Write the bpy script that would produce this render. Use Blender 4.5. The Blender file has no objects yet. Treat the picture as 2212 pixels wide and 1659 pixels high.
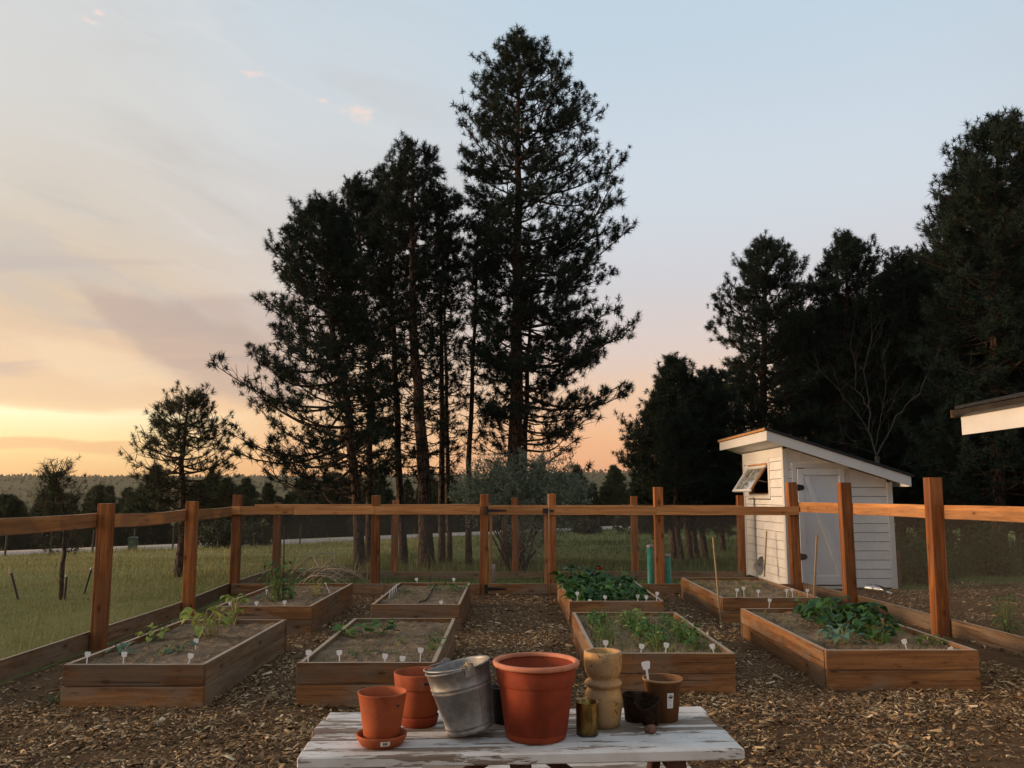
import bpy, math, random
import numpy as np
from mathutils import Vector, Matrix, noise as mnoise

SC = bpy.context.scene
COL = SC.collection
R = math.radians

# ------------------------------------------------------------------ camera
F, CX, CY, EYE, EYEV = 1814.0, 1106.0, 829.5, 1.78, 1070.0     # lens in units of a 2212 px wide picture
PITCH = math.atan((EYEV - CY) / F)
cam = bpy.data.cameras.new('camera')
camo = bpy.data.objects.new('camera', cam)
COL.objects.link(camo)
camo.location = (0, 0, EYE)
camo.rotation_euler = (R(90) + PITCH, 0, 0)
cam.sensor_width = 36.0
cam.lens = 36.0 * F / 2212.0
cam.clip_end = 9000.0
cam.clip_start = 0.05
SC.camera = camo

# ------------------------------------------------------------------ sun, world, exposure
SUN_AZ, SUN_EL = R(-90), R(9.5)       # azimuth left of the view axis, and height
GLOW_AZ = R(-66)                       # middle of the bright gap under the clouds
sdir = Vector((math.sin(SUN_AZ) * math.cos(SUN_EL), math.cos(SUN_AZ) * math.cos(SUN_EL), math.sin(SUN_EL)))
sl = bpy.data.lights.new('sun', 'SUN')
sl.energy = 4.6
sl.angle = R(14)
sl.color = (1.0, 0.67, 0.41)
so = bpy.data.objects.new('sun', sl)
COL.objects.link(so)
so.rotation_euler = sdir.to_track_quat('Z', 'Y').to_euler()
so.location = (-60, 60, 40)

SC.view_settings.view_transform = 'Standard'
SC.view_settings.look = 'None'
SC.view_settings.exposure = 0.0
SC.view_settings.gamma = 1.0
SC.cycles.use_denoising = True
SC.cycles.max_bounces = 6
SC.cycles.diffuse_bounces = 3
SC.cycles.glossy_bounces = 3
SC.cycles.transmission_bounces = 4
SC.cycles.transparent_max_bounces = 24
SC.cycles.volume_bounces = 0
SC.cycles.sample_clamp_indirect = 4.0


def lin(r, g, b):
    f = lambda c: (c / 255 / 12.92) if c / 255 <= 0.04045 else ((c / 255 + 0.055) / 1.055) ** 2.4
    return (f(r), f(g), f(b), 1.0)


class NT:
    """short-hand for building node trees"""
    def __init__(s, tree):
        s.t = tree

    def n(s, typ, props=None, **ins):
        nd = s.t.nodes.new(typ)
        for k, v in (props or {}).items():
            setattr(nd, k, v)
        for k, v in ins.items():
            key = int(k[1:]) if k[0] == 'i' and k[1:].isdigit() else k.replace('_', ' ')
            s.set(nd.inputs[key], v)
        return nd

    def set(s, sock, v):
        if isinstance(v, bpy.types.NodeSocket):
            s.t.links.new(v, sock)
        elif isinstance(v, bpy.types.Node):
            s.t.links.new(v.outputs[0], sock)
        else:
            sock.default_value = v

    def math(s, op, a, b=0.0, c=0.0, clamp=False):
        nd = s.n('ShaderNodeMath', {'operation': op, 'use_clamp': clamp})
        s.set(nd.inputs[0], a); s.set(nd.inputs[1], b); s.set(nd.inputs[2], c)
        return nd.outputs[0]

    def vmath(s, op, a, b=(0, 0, 0)):
        nd = s.n('ShaderNodeVectorMath', {'operation': op})
        s.set(nd.inputs[0], a); s.set(nd.inputs[1], b)
        return nd.outputs['Value' if op in ('DOT_PRODUCT', 'LENGTH', 'DISTANCE') else 'Vector']

    def mix(s, fac, a, b, mode='MIX'):
        nd = s.n('ShaderNodeMix', {'data_type': 'RGBA', 'blend_type': mode})
        s.set(nd.inputs[0], fac); s.set(nd.inputs[6], a); s.set(nd.inputs[7], b)
        return nd.outputs[2]

    def rng(s, v, a, b, c=0.0, d=1.0, smooth=True):
        nd = s.n('ShaderNodeMapRange', {'interpolation_type': 'SMOOTHSTEP' if smooth else 'LINEAR'})
        for i, x in enumerate((v, a, b, c, d)):
            s.set(nd.inputs[i], x)
        return nd.outputs[0]

    def ramp(s, v, stops, interp='LINEAR'):
        nd = s.n('ShaderNodeValToRGB')
        r = nd.color_ramp
        r.interpolation = interp
        while len(r.elements) < len(stops):
            r.elements.new(0.5)
        for e, (p, c) in zip(r.elements, stops):
            e.position = p
        for e, (p, c) in zip(r.elements, stops):
            e.color = c if len(c) == 4 else (*c, 1)
        s.set(nd.inputs[0], v)
        return nd.outputs[0]

    def noise(s, vec, scale, detail=3.0, rough=0.55, dist=0.0):
        nd = s.n('ShaderNodeTexNoise', None, Scale=scale, Detail=detail, Roughness=rough, Distortion=dist)
        if vec is not None:
            s.set(nd.inputs['Vector'], vec)
        return nd.outputs[0]


world = bpy.data.worlds.new('World')
SC.world = world
world.use_nodes = True
w = NT(world.node_tree)
world.node_tree.nodes.clear()
out = w.n('ShaderNodeOutputWorld')
tc = w.n('ShaderNodeTexCoord')
dr = w.vmath('NORMALIZE', tc.outputs['Generated'])
sep = w.n('ShaderNodeSeparateXYZ', None, i0=dr)
dz = w.math('MAXIMUM', sep.outputs[2], 0.0)
hor = w.vmath('NORMALIZE', w.n('ShaderNodeCombineXYZ', None, i0=sep.outputs[0], i1=sep.outputs[1], i2=0.0))
cosd = w.vmath('DOT_PRODUCT', hor, (math.sin(GLOW_AZ), math.cos(GLOW_AZ), 0))
# cloud-plane coordinates: the direction cut with a flat layer overhead
den = w.math('ADD', dz, 0.07)
pl = w.n('ShaderNodeCombineXYZ', None, i0=w.math('DIVIDE', sep.outputs[0], den), i1=w.math('DIVIDE', sep.outputs[1], den), i2=0.0)
mp = w.n('ShaderNodeMapping', None, Vector=pl)
mp.inputs['Rotation'].default_value = (0, 0, R(-28))
mp.inputs['Scale'].default_value = (0.5, 1.1, 1)
n1 = w.noise(mp.outputs[0], 0.9, 5, 0.55, 0.6)
n2 = w.noise(pl, 0.35, 3, 0.5, 0.2)
# elevation with an uneven lower cloud edge
wob = w.math('MULTIPLY_ADD', w.math('SUBTRACT', w.noise(w.vmath('MULTIPLY', dr, (3, 3, 14)), 1.6, 3), 0.5), 0.035, dz)
E = lambda d: math.sin(R(d))
right = w.ramp(wob, [(0.0, lin(250, 150, 112)), (E(1.6), lin(250, 166, 118)), (E(4), lin(250, 184, 134)), (E(7), lin(240, 198, 164)),
                     (E(10), lin(224, 203, 193)), (E(14), lin(212, 208, 210)), (E(20), lin(210, 218, 226)), (E(31), lin(194, 212, 226)),
                     (E(60), lin(192, 205, 216)), (1.0, lin(190, 201, 211))])
left = w.ramp(wob, [(0.0, lin(255, 172, 92)), (E(1.5), lin(254, 192, 118)), (E(3.2), lin(255, 224, 156)), (E(4.95), lin(255, 244, 196)),
                    (E(5.35), lin(248, 207, 158)), (E(8), lin(237, 196, 156)), (E(12), lin(221, 192, 157)), (E(17), lin(214, 201, 184)),
                    (E(24), lin(214, 212, 207)), (E(33), lin(208, 213, 216)), (E(60), lin(192, 205, 216)), (1.0, lin(190, 201, 211))])
mid = w.ramp(wob, [(0.0, lin(255, 168, 104)), (E(2), lin(252, 184, 124)), (E(5), lin(249, 198, 148)), (E(8), lin(238, 198, 160)), (E(12), lin(219, 198, 180)),
                   (E(17), lin(213, 205, 199)), (E(24), lin(210, 214, 216)), (E(33), lin(200, 214, 224)), (E(60), lin(192, 205, 216)), (1.0, lin(190, 201, 211))])
back = w.ramp(wob, [(0.0, lin(104, 101, 105)), (E(6), lin(122, 118, 120)), (E(14), lin(142, 141, 144)), (E(35), lin(172, 179, 186)), (1.0, lin(190, 201, 211))])
col = w.mix(w.rng(cosd, 0.33, 0.59), right, mid)
col = w.mix(w.rng(cosd, 0.617, 0.797), col, left)
col = w.mix(w.rng(cosd, 0.0, -0.85), col, back)
# thin mauve streaks of cloud, mostly towards the sunset
cl = w.math('MULTIPLY', w.rng(n1, 0.47, 0.62), w.rng(cosd, 0.33, 0.64))
cl = w.math('MULTIPLY', cl, w.math('MULTIPLY', w.rng(dz, E(5.5), E(8)), w.rng(dz, E(30), E(14))))
col = w.mix(w.math('MULTIPLY', cl, 0.75), col, lin(196, 172, 160))
cl2 = w.math('MULTIPLY', w.rng(n2, 0.45, 0.6), w.math('MULTIPLY', w.rng(cosd, 0.25, 0.56), w.rng(dz, E(10), E(17))))
col = w.mix(w.math('MULTIPLY', cl2, 0.5), col, lin(200, 192, 186))
# streaks and the long mauve bank, laid out by compass bearing and height, slanting down to the right
az_ = w.math('ARCTAN2', sep.outputs[0], sep.outputs[1])
el_ = w.math('ARCSINE', sep.outputs[2])


def slant(deg, az0=0.0, el0=0.0):
    c_, s_ = math.cos(R(deg)), math.sin(R(deg))
    da, de = w.math('SUBTRACT', az_, R(az0)), w.math('SUBTRACT', el_, R(el0))
    al = w.math('SUBTRACT', w.math('MULTIPLY', da, c_), w.math('MULTIPLY', de, s_))
    ac = w.math('ADD', w.math('MULTIPLY', da, s_), w.math('MULTIPLY', de, c_))
    return al, ac


al, ac = slant(17)
sv = w.n('ShaderNodeCombineXYZ', None, i0=w.math('MULTIPLY', al, 3.2), i1=w.math('MULTIPLY', ac, 13.0), i2=0.0)
st1 = w.noise(sv.outputs[0], 1.0, 6, 0.6, 0.8)
st2 = w.noise(w.vmath('MULTIPLY', sv.outputs[0], (0.5, 0.4, 1)), 1.0, 4, 0.55, 0.4)
lefty = w.math('MULTIPLY', w.rng(cosd, 0.36, 0.72), w.rng(dz, E(8), E(13)))
stm = w.math('MULTIPLY', w.rng(st1, 0.47, 0.66), w.math('MULTIPLY', w.rng(st2, 0.40, 0.6), lefty))
col = w.mix(w.math('MULTIPLY', stm, 0.55), col, lin(192, 185, 180))
col = w.mix(w.math('MULTIPLY', w.math('MULTIPLY', w.rng(st1, 0.48, 0.3), lefty), 0.35), col, lin(228, 224, 220))
al, ac = slant(20, -20.0, 9.0)
edge = w.noise(w.n('ShaderNodeCombineXYZ', None, i0=w.math('MULTIPLY', al, 9.0), i1=w.math('MULTIPLY', ac, 16.0), i2=3.0).outputs[0], 1.0, 5, 0.6, 0.5)
d2 = w.math('SQRT', w.math('ADD', w.math('POWER', w.math('DIVIDE', al, R(9.5)), 2.0), w.math('POWER', w.math('DIVIDE', ac, R(2.9)), 2.0)))
bm_ = w.rng(w.math('ADD', d2, w.math('MULTIPLY', w.math('SUBTRACT', edge, 0.5), 1.5)), 0.98, 0.55)
col = w.mix(w.math('MULTIPLY', bm_, 0.66), col, lin(188, 160, 147))
al, ac = slant(10, -27.0, 8.2)
d3 = w.math('SQRT', w.math('ADD', w.math('POWER', w.math('DIVIDE', al, R(7.0)), 2.0), w.math('POWER', w.math('DIVIDE', ac, R(1.6)), 2.0)))
bm3 = w.rng(w.math('ADD', d3, w.math('MULTIPLY', w.math('SUBTRACT', edge, 0.5), 1.6)), 1.0, 0.4)
col = w.mix(w.math('MULTIPLY', bm3, 0.6), col, lin(250, 217, 176))
# a low bar of cloud just over the hills
bar = w.math('MULTIPLY', w.rng(w.math('ABSOLUTE', w.math('SUBTRACT', wob, E(2.75))), 0.008, 0.003), w.rng(cosd, 0.734, 0.759))
col = w.mix(w.math('MULTIPLY', bar, 0.75), col, lin(238, 172, 112))
# little pink puffs high up
for (pu, pv, rr) in ((778, 243, 0.026), (545, 160, 0.014), (188, 42, 0.012), (700, 217, 0.008), (212, 28, 0.007)):
    x, y = (pu - CX) / F, (CY - pv) / F
    v = Vector((x, math.cos(PITCH) - y * math.sin(PITCH), math.sin(PITCH) + y * math.cos(PITCH))).normalized()
    df = w.vmath('MULTIPLY', w.vmath('SUBTRACT', dr, tuple(v)), (1, 1, 2.6))
    ds = w.math('ADD', w.vmath('LENGTH', df), w.math('MULTIPLY', w.math('SUBTRACT', w.noise(w.vmath('MULTIPLY', dr, (1, 1, 2)), 70, 5, 0.65), 0.5), rr * 3.0))
    col = w.mix(w.math('MULTIPLY', w.rng(ds, rr, rr * 0.1), 0.75), col, lin(244, 220, 208))
# glow of the sunken sun behind the cloud bar
gd = w.vmath('DOT_PRODUCT', dr, tuple(Vector((math.sin(GLOW_AZ), math.cos(GLOW_AZ), 0.06)).normalized()))
glow = w.math('POWER', w.math('MAXIMUM', gd, 0.0), 7.0)
glow = w.math('MULTIPLY', glow, w.rng(wob, E(5.9), E(5.0), 0.12, 1.0))
col = w.mix(1.0, col, w.mix(glow, (0, 0, 0, 1), (0.68, 0.52, 0.30, 1)), 'ADD')
sky = w.n('ShaderNodeTexSky', {'sky_type': 'NISHITA', 'sun_disc': False, 'sun_elevation': SUN_EL, 'sun_rotation': SUN_AZ, 'altitude': 1200.0})
bg1 = w.n('ShaderNodeBackground', None, Color=col, Strength=0.97)
bg2 = w.n('ShaderNodeBackground', None, Color=sky.outputs[0], Strength=0.02)
ad = w.n('ShaderNodeAddShader', None, i0=bg1.outputs[0], i1=bg2.outputs[0])
w.set(out.inputs[0], ad.outputs[0])


# ------------------------------------------------------------------ picture -> place
cP, sP = math.cos(PITCH), math.sin(PITCH)


def ray(u, v):
    x, y = (u - CX) / F, (CY - v) / F
    return x, cP - y * sP, sP + y * cP


def onz(u, v, z=0.0):
    d = ray(u, v)
    t = (z - EYE) / d[2]
    return Vector((d[0] * t, d[1] * t, z))


def at(u, v, Y):
    d = ray(u, v)
    t = Y / d[1]
    return Vector((d[0] * t, Y, EYE + d[2] * t))


def sst(t):
    t = min(1.0, max(0.0, t))
    return t * t * (3 - 2 * t)


def gz(x, y):
    """height of the land"""
    bump = 0.035 * mnoise.noise((x * 0.12, y * 0.12, 3.0)) if y > 19 else 0.0
    if y <= 18.5:
        return 0.0
    yr = max(x + 72.0, 34.0)
    if y < yr - 3.5:
        return -1.3 * (y - 18.5) / (yr - 22.0) + bump * min(1, (y - 19) / 4 if y > 19 else 0)
    z = -1.3
    d = y - (yr + 3.5)
    if d > 0:
        z -= 4.2 * sst(d / 35) + 15 * sst((d - 25) / 260)
    if y > 420:
        n = mnoise.noise((x * 0.0016, y * 0.0016, 0.3)) + 0.5 * mnoise.noise((x * 0.005, y * 0.005, 7.3))
        z += sst((y - 420) / 1150) * (56 + 10 * sst((x + 500) / 900) + 7 * n)
    return z


# ------------------------------------------------------------------ mesh helpers
class MB:
    def __init__(s):
        s.v = []; s.f = []

    def add(s, vs, fs):
        o = len(s.v)
        s.v += [tuple(p) for p in vs]
        s.f += [tuple(i + o for i in f) for f in fs]

    def tube(s, pts, rad, n=8, cap=True):
        pts = [Vector(p) for p in pts]
        vs, fs = [], []
        ref = None
        for i, p in enumerate(pts):
            t = (pts[min(i + 1, len(pts) - 1)] - pts[max(i - 1, 0)])
            t = t.normalized() if t.length > 1e-9 else Vector((0, 0, 1))
            if ref is None:
                ref = t.orthogonal().normalized()
            a = (ref - t * ref.dot(t))
            a = a.normalized() if a.length > 1e-6 else t.orthogonal().normalized()
            ref = a
            b = t.cross(a)
            r = rad[i] if isinstance(rad, (list, tuple)) else rad
            for k in range(n):
                q = 2 * math.pi * k / n
                vs.append(p + (a * math.cos(q) + b * math.sin(q)) * r)
        for i in range(len(pts) - 1):
            for k in range(n):
                k2 = (k + 1) % n
                fs.append((i * n + k, i * n + k2, (i + 1) * n + k2, (i + 1) * n + k))
        if cap:
            fs.append(tuple(range(n - 1, -1, -1)))
            o = (len(pts) - 1) * n
            fs.append(tuple(range(o, o + n)))
        s.add(vs, fs)

    def lathe(s, prof, n=48, wob=None, cap0=True, cap1=False):
        vs, fs = [], []
        for i, (r, z) in enumerate(prof):
            for k in range(n):
                q = 2 * math.pi * k / n
                rr = r * (1 + (wob(q, z) if wob else 0))
                vs.append((rr * math.cos(q), rr * math.sin(q), z))
        for i in range(len(prof) - 1):
            for k in range(n):
                k2 = (k + 1) % n
                fs.append((i * n + k, i * n + k2, (i + 1) * n + k2, (i + 1) * n + k))
        if cap0:
            fs.append(tuple(range(n - 1, -1, -1)))
        if cap1:
            o = (len(prof) - 1) * n
            fs.append(tuple(range(o, o + n)))
        s.add(vs, fs)

    def box(s, lo, hi):
        x0, y0, z0 = lo; x1, y1, z1 = hi
        s.add([(x0, y0, z0), (x1, y0, z0), (x1, y1, z0), (x0, y1, z0), (x0, y0, z1), (x1, y0, z1), (x1, y1, z1), (x0, y1, z1)],
              [(0, 3, 2, 1), (4, 5, 6, 7), (0, 1, 5, 4), (1, 2, 6, 5), (2, 3, 7, 6), (3, 0, 4, 7)])

    def prism(s, poly, axis, a, b):
        """polygon in the two other axes, pushed from a to b along axis"""
        n = len(poly)
        mk3 = (lambda p, c: (c, p[0], p[1])) if axis == 0 else ((lambda p, c: (p[0], c, p[1])) if axis == 1 else (lambda p, c: (p[0], p[1], c)))
        vs = [mk3(p, a) for p in poly] + [mk3(p, b) for p in poly]
        fs = [tuple(range(n - 1, -1, -1)), tuple(range(n, 2 * n))] + [(i, (i + 1) % n, n + (i + 1) % n, n + i) for i in range(n)]
        s.add(vs, fs)

    def mesh(s, name, mat=None, smooth=False):
        me = bpy.data.meshes.new(name)
        me.from_pydata(s.v, [], s.f)
        if mat:
            me.materials.append(mat)
        if smooth:
            me.polygons.foreach_set('use_smooth', [True] * len(me.polygons))
        me.update()
        return me

    def build(s, name, mat=None, parent=None, M=None, smooth=False):
        return link(name, s.mesh(name, mat, smooth), parent, M)


WM = {}


def link(name, data, parent=None, M=None):
    """link one object; M is its matrix in its parent's space"""
    o = bpy.data.objects.new(name, data)
    COL.objects.link(o)
    if parent is not None:
        o.parent = parent
    if M is not None:
        o.matrix_basis = M if isinstance(M, Matrix) else Matrix.Translation(M)
    return o


def tag(o, label=None, cat=None, group=None, kind=None):
    if label: o['label'] = label
    if cat: o['category'] = cat
    if group: o['group'] = group
    if kind: o['kind'] = kind
    return o


def thing(name, label, cat, loc=(0, 0, 0), rz=0.0, group=None):
    o = link(name, None, None, Matrix.Translation(loc) @ Matrix.Rotation(rz, 4, 'Z'))
    o.empty_display_size = 0.2
    return tag(o, label, cat, group)


def copy_thing(src, M, label=None, group=None):
    r = src.copy(); COL.objects.link(r); r.matrix_basis = M
    if label: r['label'] = label
    if group: r['group'] = group
    for ch in src.children:
        c = ch.copy(); COL.objects.link(c); c.parent = r
        for g in ch.children:
            d = g.copy(); COL.objects.link(d); d.parent = c
    return r


def tri_mesh(name, V, mat, smooth=False, per=3, attr=None):
    """V: (n, per, 3) array of loose polygons"""
    V = np.asarray(V, dtype=np.float32)
    n = V.shape[0]
    me = bpy.data.meshes.new(name)
    me.vertices.add(n * per); me.vertices.foreach_set('co', V.reshape(-1))
    me.loops.add(n * per); me.loops.foreach_set('vertex_index', np.arange(n * per, dtype=np.int32))
    me.polygons.add(n); me.polygons.foreach_set('loop_start', np.arange(0, n * per, per, dtype=np.int32))
    if attr is not None:
        a = me.attributes.new('tint', 'FLOAT', 'FACE')
        a.data.foreach_set('value', np.asarray(attr, dtype=np.float32))
    me.materials.append(mat)
    me.update(calc_edges=True)
    return me


def arr_mesh(name, V, FA, mat, attr=None, smooth=False):
    """shared-topology polygons: V (m,3), FA (k,3 or 4)"""
    V = np.asarray(V, dtype=np.float32); FA = np.asarray(FA, dtype=np.int32)
    per = FA.shape[1]; n = FA.shape[0]
    me = bpy.data.meshes.new(name)
    me.vertices.add(len(V)); me.vertices.foreach_set('co', V.reshape(-1))
    me.loops.add(n * per); me.loops.foreach_set('vertex_index', FA.reshape(-1))
    me.polygons.add(n); me.polygons.foreach_set('loop_start', np.arange(0, n * per, per, dtype=np.int32))
    if smooth:
        me.polygons.foreach_set('use_smooth', [True] * n)
    if attr is not None:
        a = me.attributes.new('tint', 'FLOAT', 'FACE')
        a.data.foreach_set('value', np.asarray(attr, dtype=np.float32))
    me.materials.append(mat)
    me.update(calc_edges=True)
    return me


_box = {}


def cbox(L, W, T, mat, ch=0.004, bow=0.0, seed=0):
    """a sawn board: length along x, width along y, thickness along z, chamfered, a touch uneven"""
    key = (round(L, 3), round(W, 3), round(T, 3), mat.name, round(bow, 3), seed)
    if key in _box:
        return _box[key]
    rg = random.Random(seed * 7 + int(L * 1000))
    nx = 6 if L > 0.6 else 1
    vs, fs = [], []
    xs = [-L / 2] + [-L / 2 + ch + (L - 2 * ch) * i / nx for i in range(nx + 1)] + [L / 2]
    for i, x in enumerate(xs):
        e = ch if i in (0, len(xs) - 1) else 0.0
        jy, jz = rg.uniform(-1, 1) * 0.0012, rg.uniform(-1, 1) * 0.0012
        t = x / L
        dzz = bow * (1 - 4 * t * t)
        a, b = W / 2 - e, T / 2 - e
        c = min(ch, a * 0.5, b * 0.5)
        for (y, z) in ((-a + c, -b), (a - c, -b), (a, -b + c), (a, b - c), (a - c, b), (-a + c, b), (-a, b - c), (-a, -b + c)):
            vs.append((x, y + jy + dzz, z + jz))
    for i in range(len(xs) - 1):
        for k in range(8):
            k2 = (k + 1) % 8
            fs.append((i * 8 + k, (i + 1) * 8 + k, (i + 1) * 8 + k2, i * 8 + k2))
    fs.append(tuple(range(8)))
    o = (len(xs) - 1) * 8
    fs.append(tuple(range(o + 7, o - 1, -1)))
    me = bpy.data.meshes.new('board')
    me.from_pydata(vs, [], fs)
    me.materials.append(mat)
    me.update()
    _box[key] = me
    return me


def beam(name, p0, p1, W, T, mat, parent, up=(0, 0, 1), ch=0.004, bow=0.0, seed=0, base=(0, 0, 0)):
    """board from p0 to p1; W is measured along up, T across; points are in world space, base is the parent's origin"""
    p0, p1 = Vector(p0), Vector(p1)
    d = p1 - p0
    X = d.normalized()
    Y = Vector(up); Y = (Y - X * Y.dot(X)).normalized()
    Z = X.cross(Y)
    M = Matrix.Translation((p0 + p1) / 2 - Vector(base)) @ Matrix((X, Y, Z)).transposed().to_4x4()
    return link(name, cbox(d.length, W, T, mat, ch, bow, seed), parent, M)

# ------------------------------------------------------------------ materials
def new_mat(name, rough=0.7, spec=0.3):
    m = bpy.data.materials.new(name)
    m.use_nodes = True
    nt = NT(m.node_tree)
    b = m.node_tree.nodes['Principled BSDF']
    b.inputs['Roughness'].default_value = rough
    b.inputs['Specular IOR Level'].default_value = spec
    return m, nt, b


def bump(nt, b, h, strength=0.3, dist=0.01):
    bn = nt.n('ShaderNodeBump', None, Strength=strength, Distance=dist, Height=h)
    nt.set(b.inputs['Normal'], bn.outputs[0])


def objco(nt, rnd=True):
    tc = nt.n('ShaderNodeTexCoord')
    v = tc.outputs['Object']
    if rnd:
        oi = nt.n('ShaderNodeObjectInfo')
        r = nt.math('MULTIPLY', oi.outputs['Random'], 37.0)
        v = nt.vmath('ADD', v, nt.n('ShaderNodeCombineXYZ', None, i0=r, i1=nt.math('MULTIPLY', r, 1.7), i2=r).outputs[0])
        return v, oi.outputs['Random']
    return v, None


def wood(name, light, dark, grey=(0.21, 0.165, 0.118), greyness=0.3, knots=True, rough=0.75, vary=0.35, dirt=1.0, bleach_skylit=0.8):
    m, nt, b = new_mat(name, rough, 0.25)
    v, rnd = objco(nt)
    g1 = nt.noise(nt.vmath('MULTIPLY', v, (0.9, 14, 14)), 1.0, 4, 0.6, 0.8)
    g2 = nt.noise(nt.vmath('MULTIPLY', v, (3.0, 110, 110)), 1.0, 3, 0.6)
    big = nt.noise(nt.vmath('MULTIPLY', v, (1.4, 3, 3)), 1.0, 3, 0.6)
    c = nt.ramp(g1, [(0.36, dark), (0.5, tuple((a + d) / 2 for a, d in zip(light, dark))), (0.63, light)])
    c = nt.mix(nt.math('MULTIPLY', nt.rng(g2, 0.42, 0.62), 0.5 * dirt), c, dark + (1,))
    c = nt.mix(nt.math('MULTIPLY', nt.rng(big, 0.45, 0.6), greyness), c, grey + (1,))
    sp = nt.noise(nt.vmath('MULTIPLY', v, (9, 30, 30)), 1.0, 4, 0.7)
    c = nt.mix(nt.math('MULTIPLY', nt.rng(sp, 0.56, 0.68), 0.5 * dirt), c, tuple(x * 0.35 for x in dark) + (1,))
    ck = nt.noise(nt.vmath('MULTIPLY', v, (1.1, 55, 55)), 1.0, 2, 0.5, 0.3)
    c = nt.mix(nt.math('MULTIPLY', nt.rng(ck, 0.665, 0.70), 0.75), c, tuple(x * 0.2 for x in dark) + (1,))
    if knots:
        vo = nt.n('ShaderNodeTexVoronoi', {'feature': 'F1'}, Scale=1.0, Randomness=1.0)
        nt.set(vo.inputs['Vector'], nt.vmath('MULTIPLY', v, (2.6, 6.5, 5.0)))
        k = nt.rng(vo.outputs['Distance'], 0.16, 0.07)
        c = nt.mix(nt.math('MULTIPLY', k, 0.85), c, tuple(x * 0.22 for x in dark) + (1,))
        k2 = nt.rng(vo.outputs['Distance'], 0.32, 0.15)
        c = nt.mix(nt.math('MULTIPLY', k2, 0.3), c, dark + (1,))
    br = nt.rng(rnd, 0, 1, 1 - vary, 1 + vary * 0.5, smooth=False)
    c = nt.mix(1.0, c, nt.n('ShaderNodeCombineColor', None, i0=br, i1=br, i2=br).outputs[0], 'MULTIPLY')
    # upward faces paler: weather bleaching plus some sky light put into the colour
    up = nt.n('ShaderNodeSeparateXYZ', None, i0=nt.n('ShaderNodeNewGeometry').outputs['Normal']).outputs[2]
    c = nt.mix(nt.math('MULTIPLY', nt.rng(up, 0.75, 0.95), bleach_skylit), c, (0.40, 0.335, 0.255, 1))
    nt.set(b.inputs['Base Color'], c)
    bump(nt, b, nt.math('ADD', g2, nt.math('MULTIPLY', g1, 0.6)), 0.55, 0.004)
    return m


M = {}
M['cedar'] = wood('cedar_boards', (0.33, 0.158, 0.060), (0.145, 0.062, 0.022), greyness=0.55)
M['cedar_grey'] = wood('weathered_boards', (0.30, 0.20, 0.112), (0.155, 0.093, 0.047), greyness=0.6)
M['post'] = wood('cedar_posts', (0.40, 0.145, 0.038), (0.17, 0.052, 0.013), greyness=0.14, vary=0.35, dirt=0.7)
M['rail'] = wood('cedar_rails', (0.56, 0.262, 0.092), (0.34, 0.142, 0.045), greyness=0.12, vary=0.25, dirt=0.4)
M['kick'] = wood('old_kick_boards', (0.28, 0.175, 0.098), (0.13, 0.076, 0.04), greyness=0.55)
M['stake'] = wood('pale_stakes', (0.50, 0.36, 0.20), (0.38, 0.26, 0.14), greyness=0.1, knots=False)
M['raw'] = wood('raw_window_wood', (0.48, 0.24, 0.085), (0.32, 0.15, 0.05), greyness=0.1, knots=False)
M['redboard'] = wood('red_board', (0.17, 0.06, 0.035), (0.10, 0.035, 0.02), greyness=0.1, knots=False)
M['turned'] = wood('turned_wood', (0.50, 0.31, 0.125), (0.36, 0.20, 0.070), greyness=0.5, knots=False, vary=0.05, rough=0.6, bleach_skylit=0.3)


def plain(name, col, rough=0.6, spec=0.3, var=0.15, scale=6.0, metal=0.0, bmp=0.15, bs=40.0):
    m, nt, b = new_mat(name, rough, spec)
    v, rnd = objco(nt)
    n = nt.noise(v, scale, 4, 0.6)
    c = nt.mix(nt.rng(n, 0.3, 0.7), tuple(x * (1 - var) for x in col) + (1,), tuple(min(1, x * (1 + var)) for x in col) + (1,))
    nt.set(b.inputs['Base Color'], c)
    b.inputs['Metallic'].default_value = metal
    nt.set(b.inputs['Roughness'], nt.rng(n, 0.3, 0.7, rough * 0.85, min(1, rough * 1.15)))
    if bmp:
        bump(nt, b, nt.noise(v, bs, 3), bmp, 0.004)
    return m


M['white'] = plain('white_siding_paint', (0.66, 0.655, 0.64), 0.55, 0.35, 0.08, 2.5, bmp=0.08, bs=28)
M['trimwhite'] = plain('white_trim_paint', (0.57, 0.565, 0.55), 0.5, 0.35, 0.04, 2.5, bmp=0.15)
M['greydoor'] = plain('pale_grey_door_paint', (0.60, 0.62, 0.64), 0.55, 0.35, 0.05, 2.5, bmp=0.2)
M['roof'] = plain('dark_shingle', (0.022, 0.022, 0.024), 0.9, 0.2, 0.35, 14, bmp=0.6, bs=120)
M['darkmetal'] = plain('black_iron', (0.012, 0.012, 0.013), 0.5, 0.4, 0.2)
M['gutter'] = plain('brown_gutter', (0.028, 0.023, 0.018), 0.4, 0.5, 0.2)
M['marker'] = plain('white_plastic', (0.78, 0.77, 0.75), 0.45, 0.4, 0.03, bmp=0)
M['teal'] = plain('green_tube_plastic', (0.030, 0.27, 0.19), 0.45, 0.4, 0.18, 8, bmp=0.1)
M['paletube'] = plain('pale_tube_plastic', (0.36, 0.35, 0.33), 0.5, 0.4, 0.1, bmp=0)
M['red'] = plain('red_petal', (0.55, 0.018, 0.012), 0.5, 0.3, 0.3, 30, bmp=0)
M['steelrod'] = plain('dull_steel', (0.25, 0.22, 0.2), 0.45, 0.5, 0.2, metal=0.8)
M['shovel'] = plain('grey_shovel_steel', (0.30, 0.29, 0.27), 0.55, 0.4, 0.25, 9, metal=0.5)
M['chrome'] = plain('galvanised_scoop', (0.62, 0.63, 0.64), 0.22, 0.5, 0.12, 7, metal=1.0, bmp=0.05)
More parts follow.
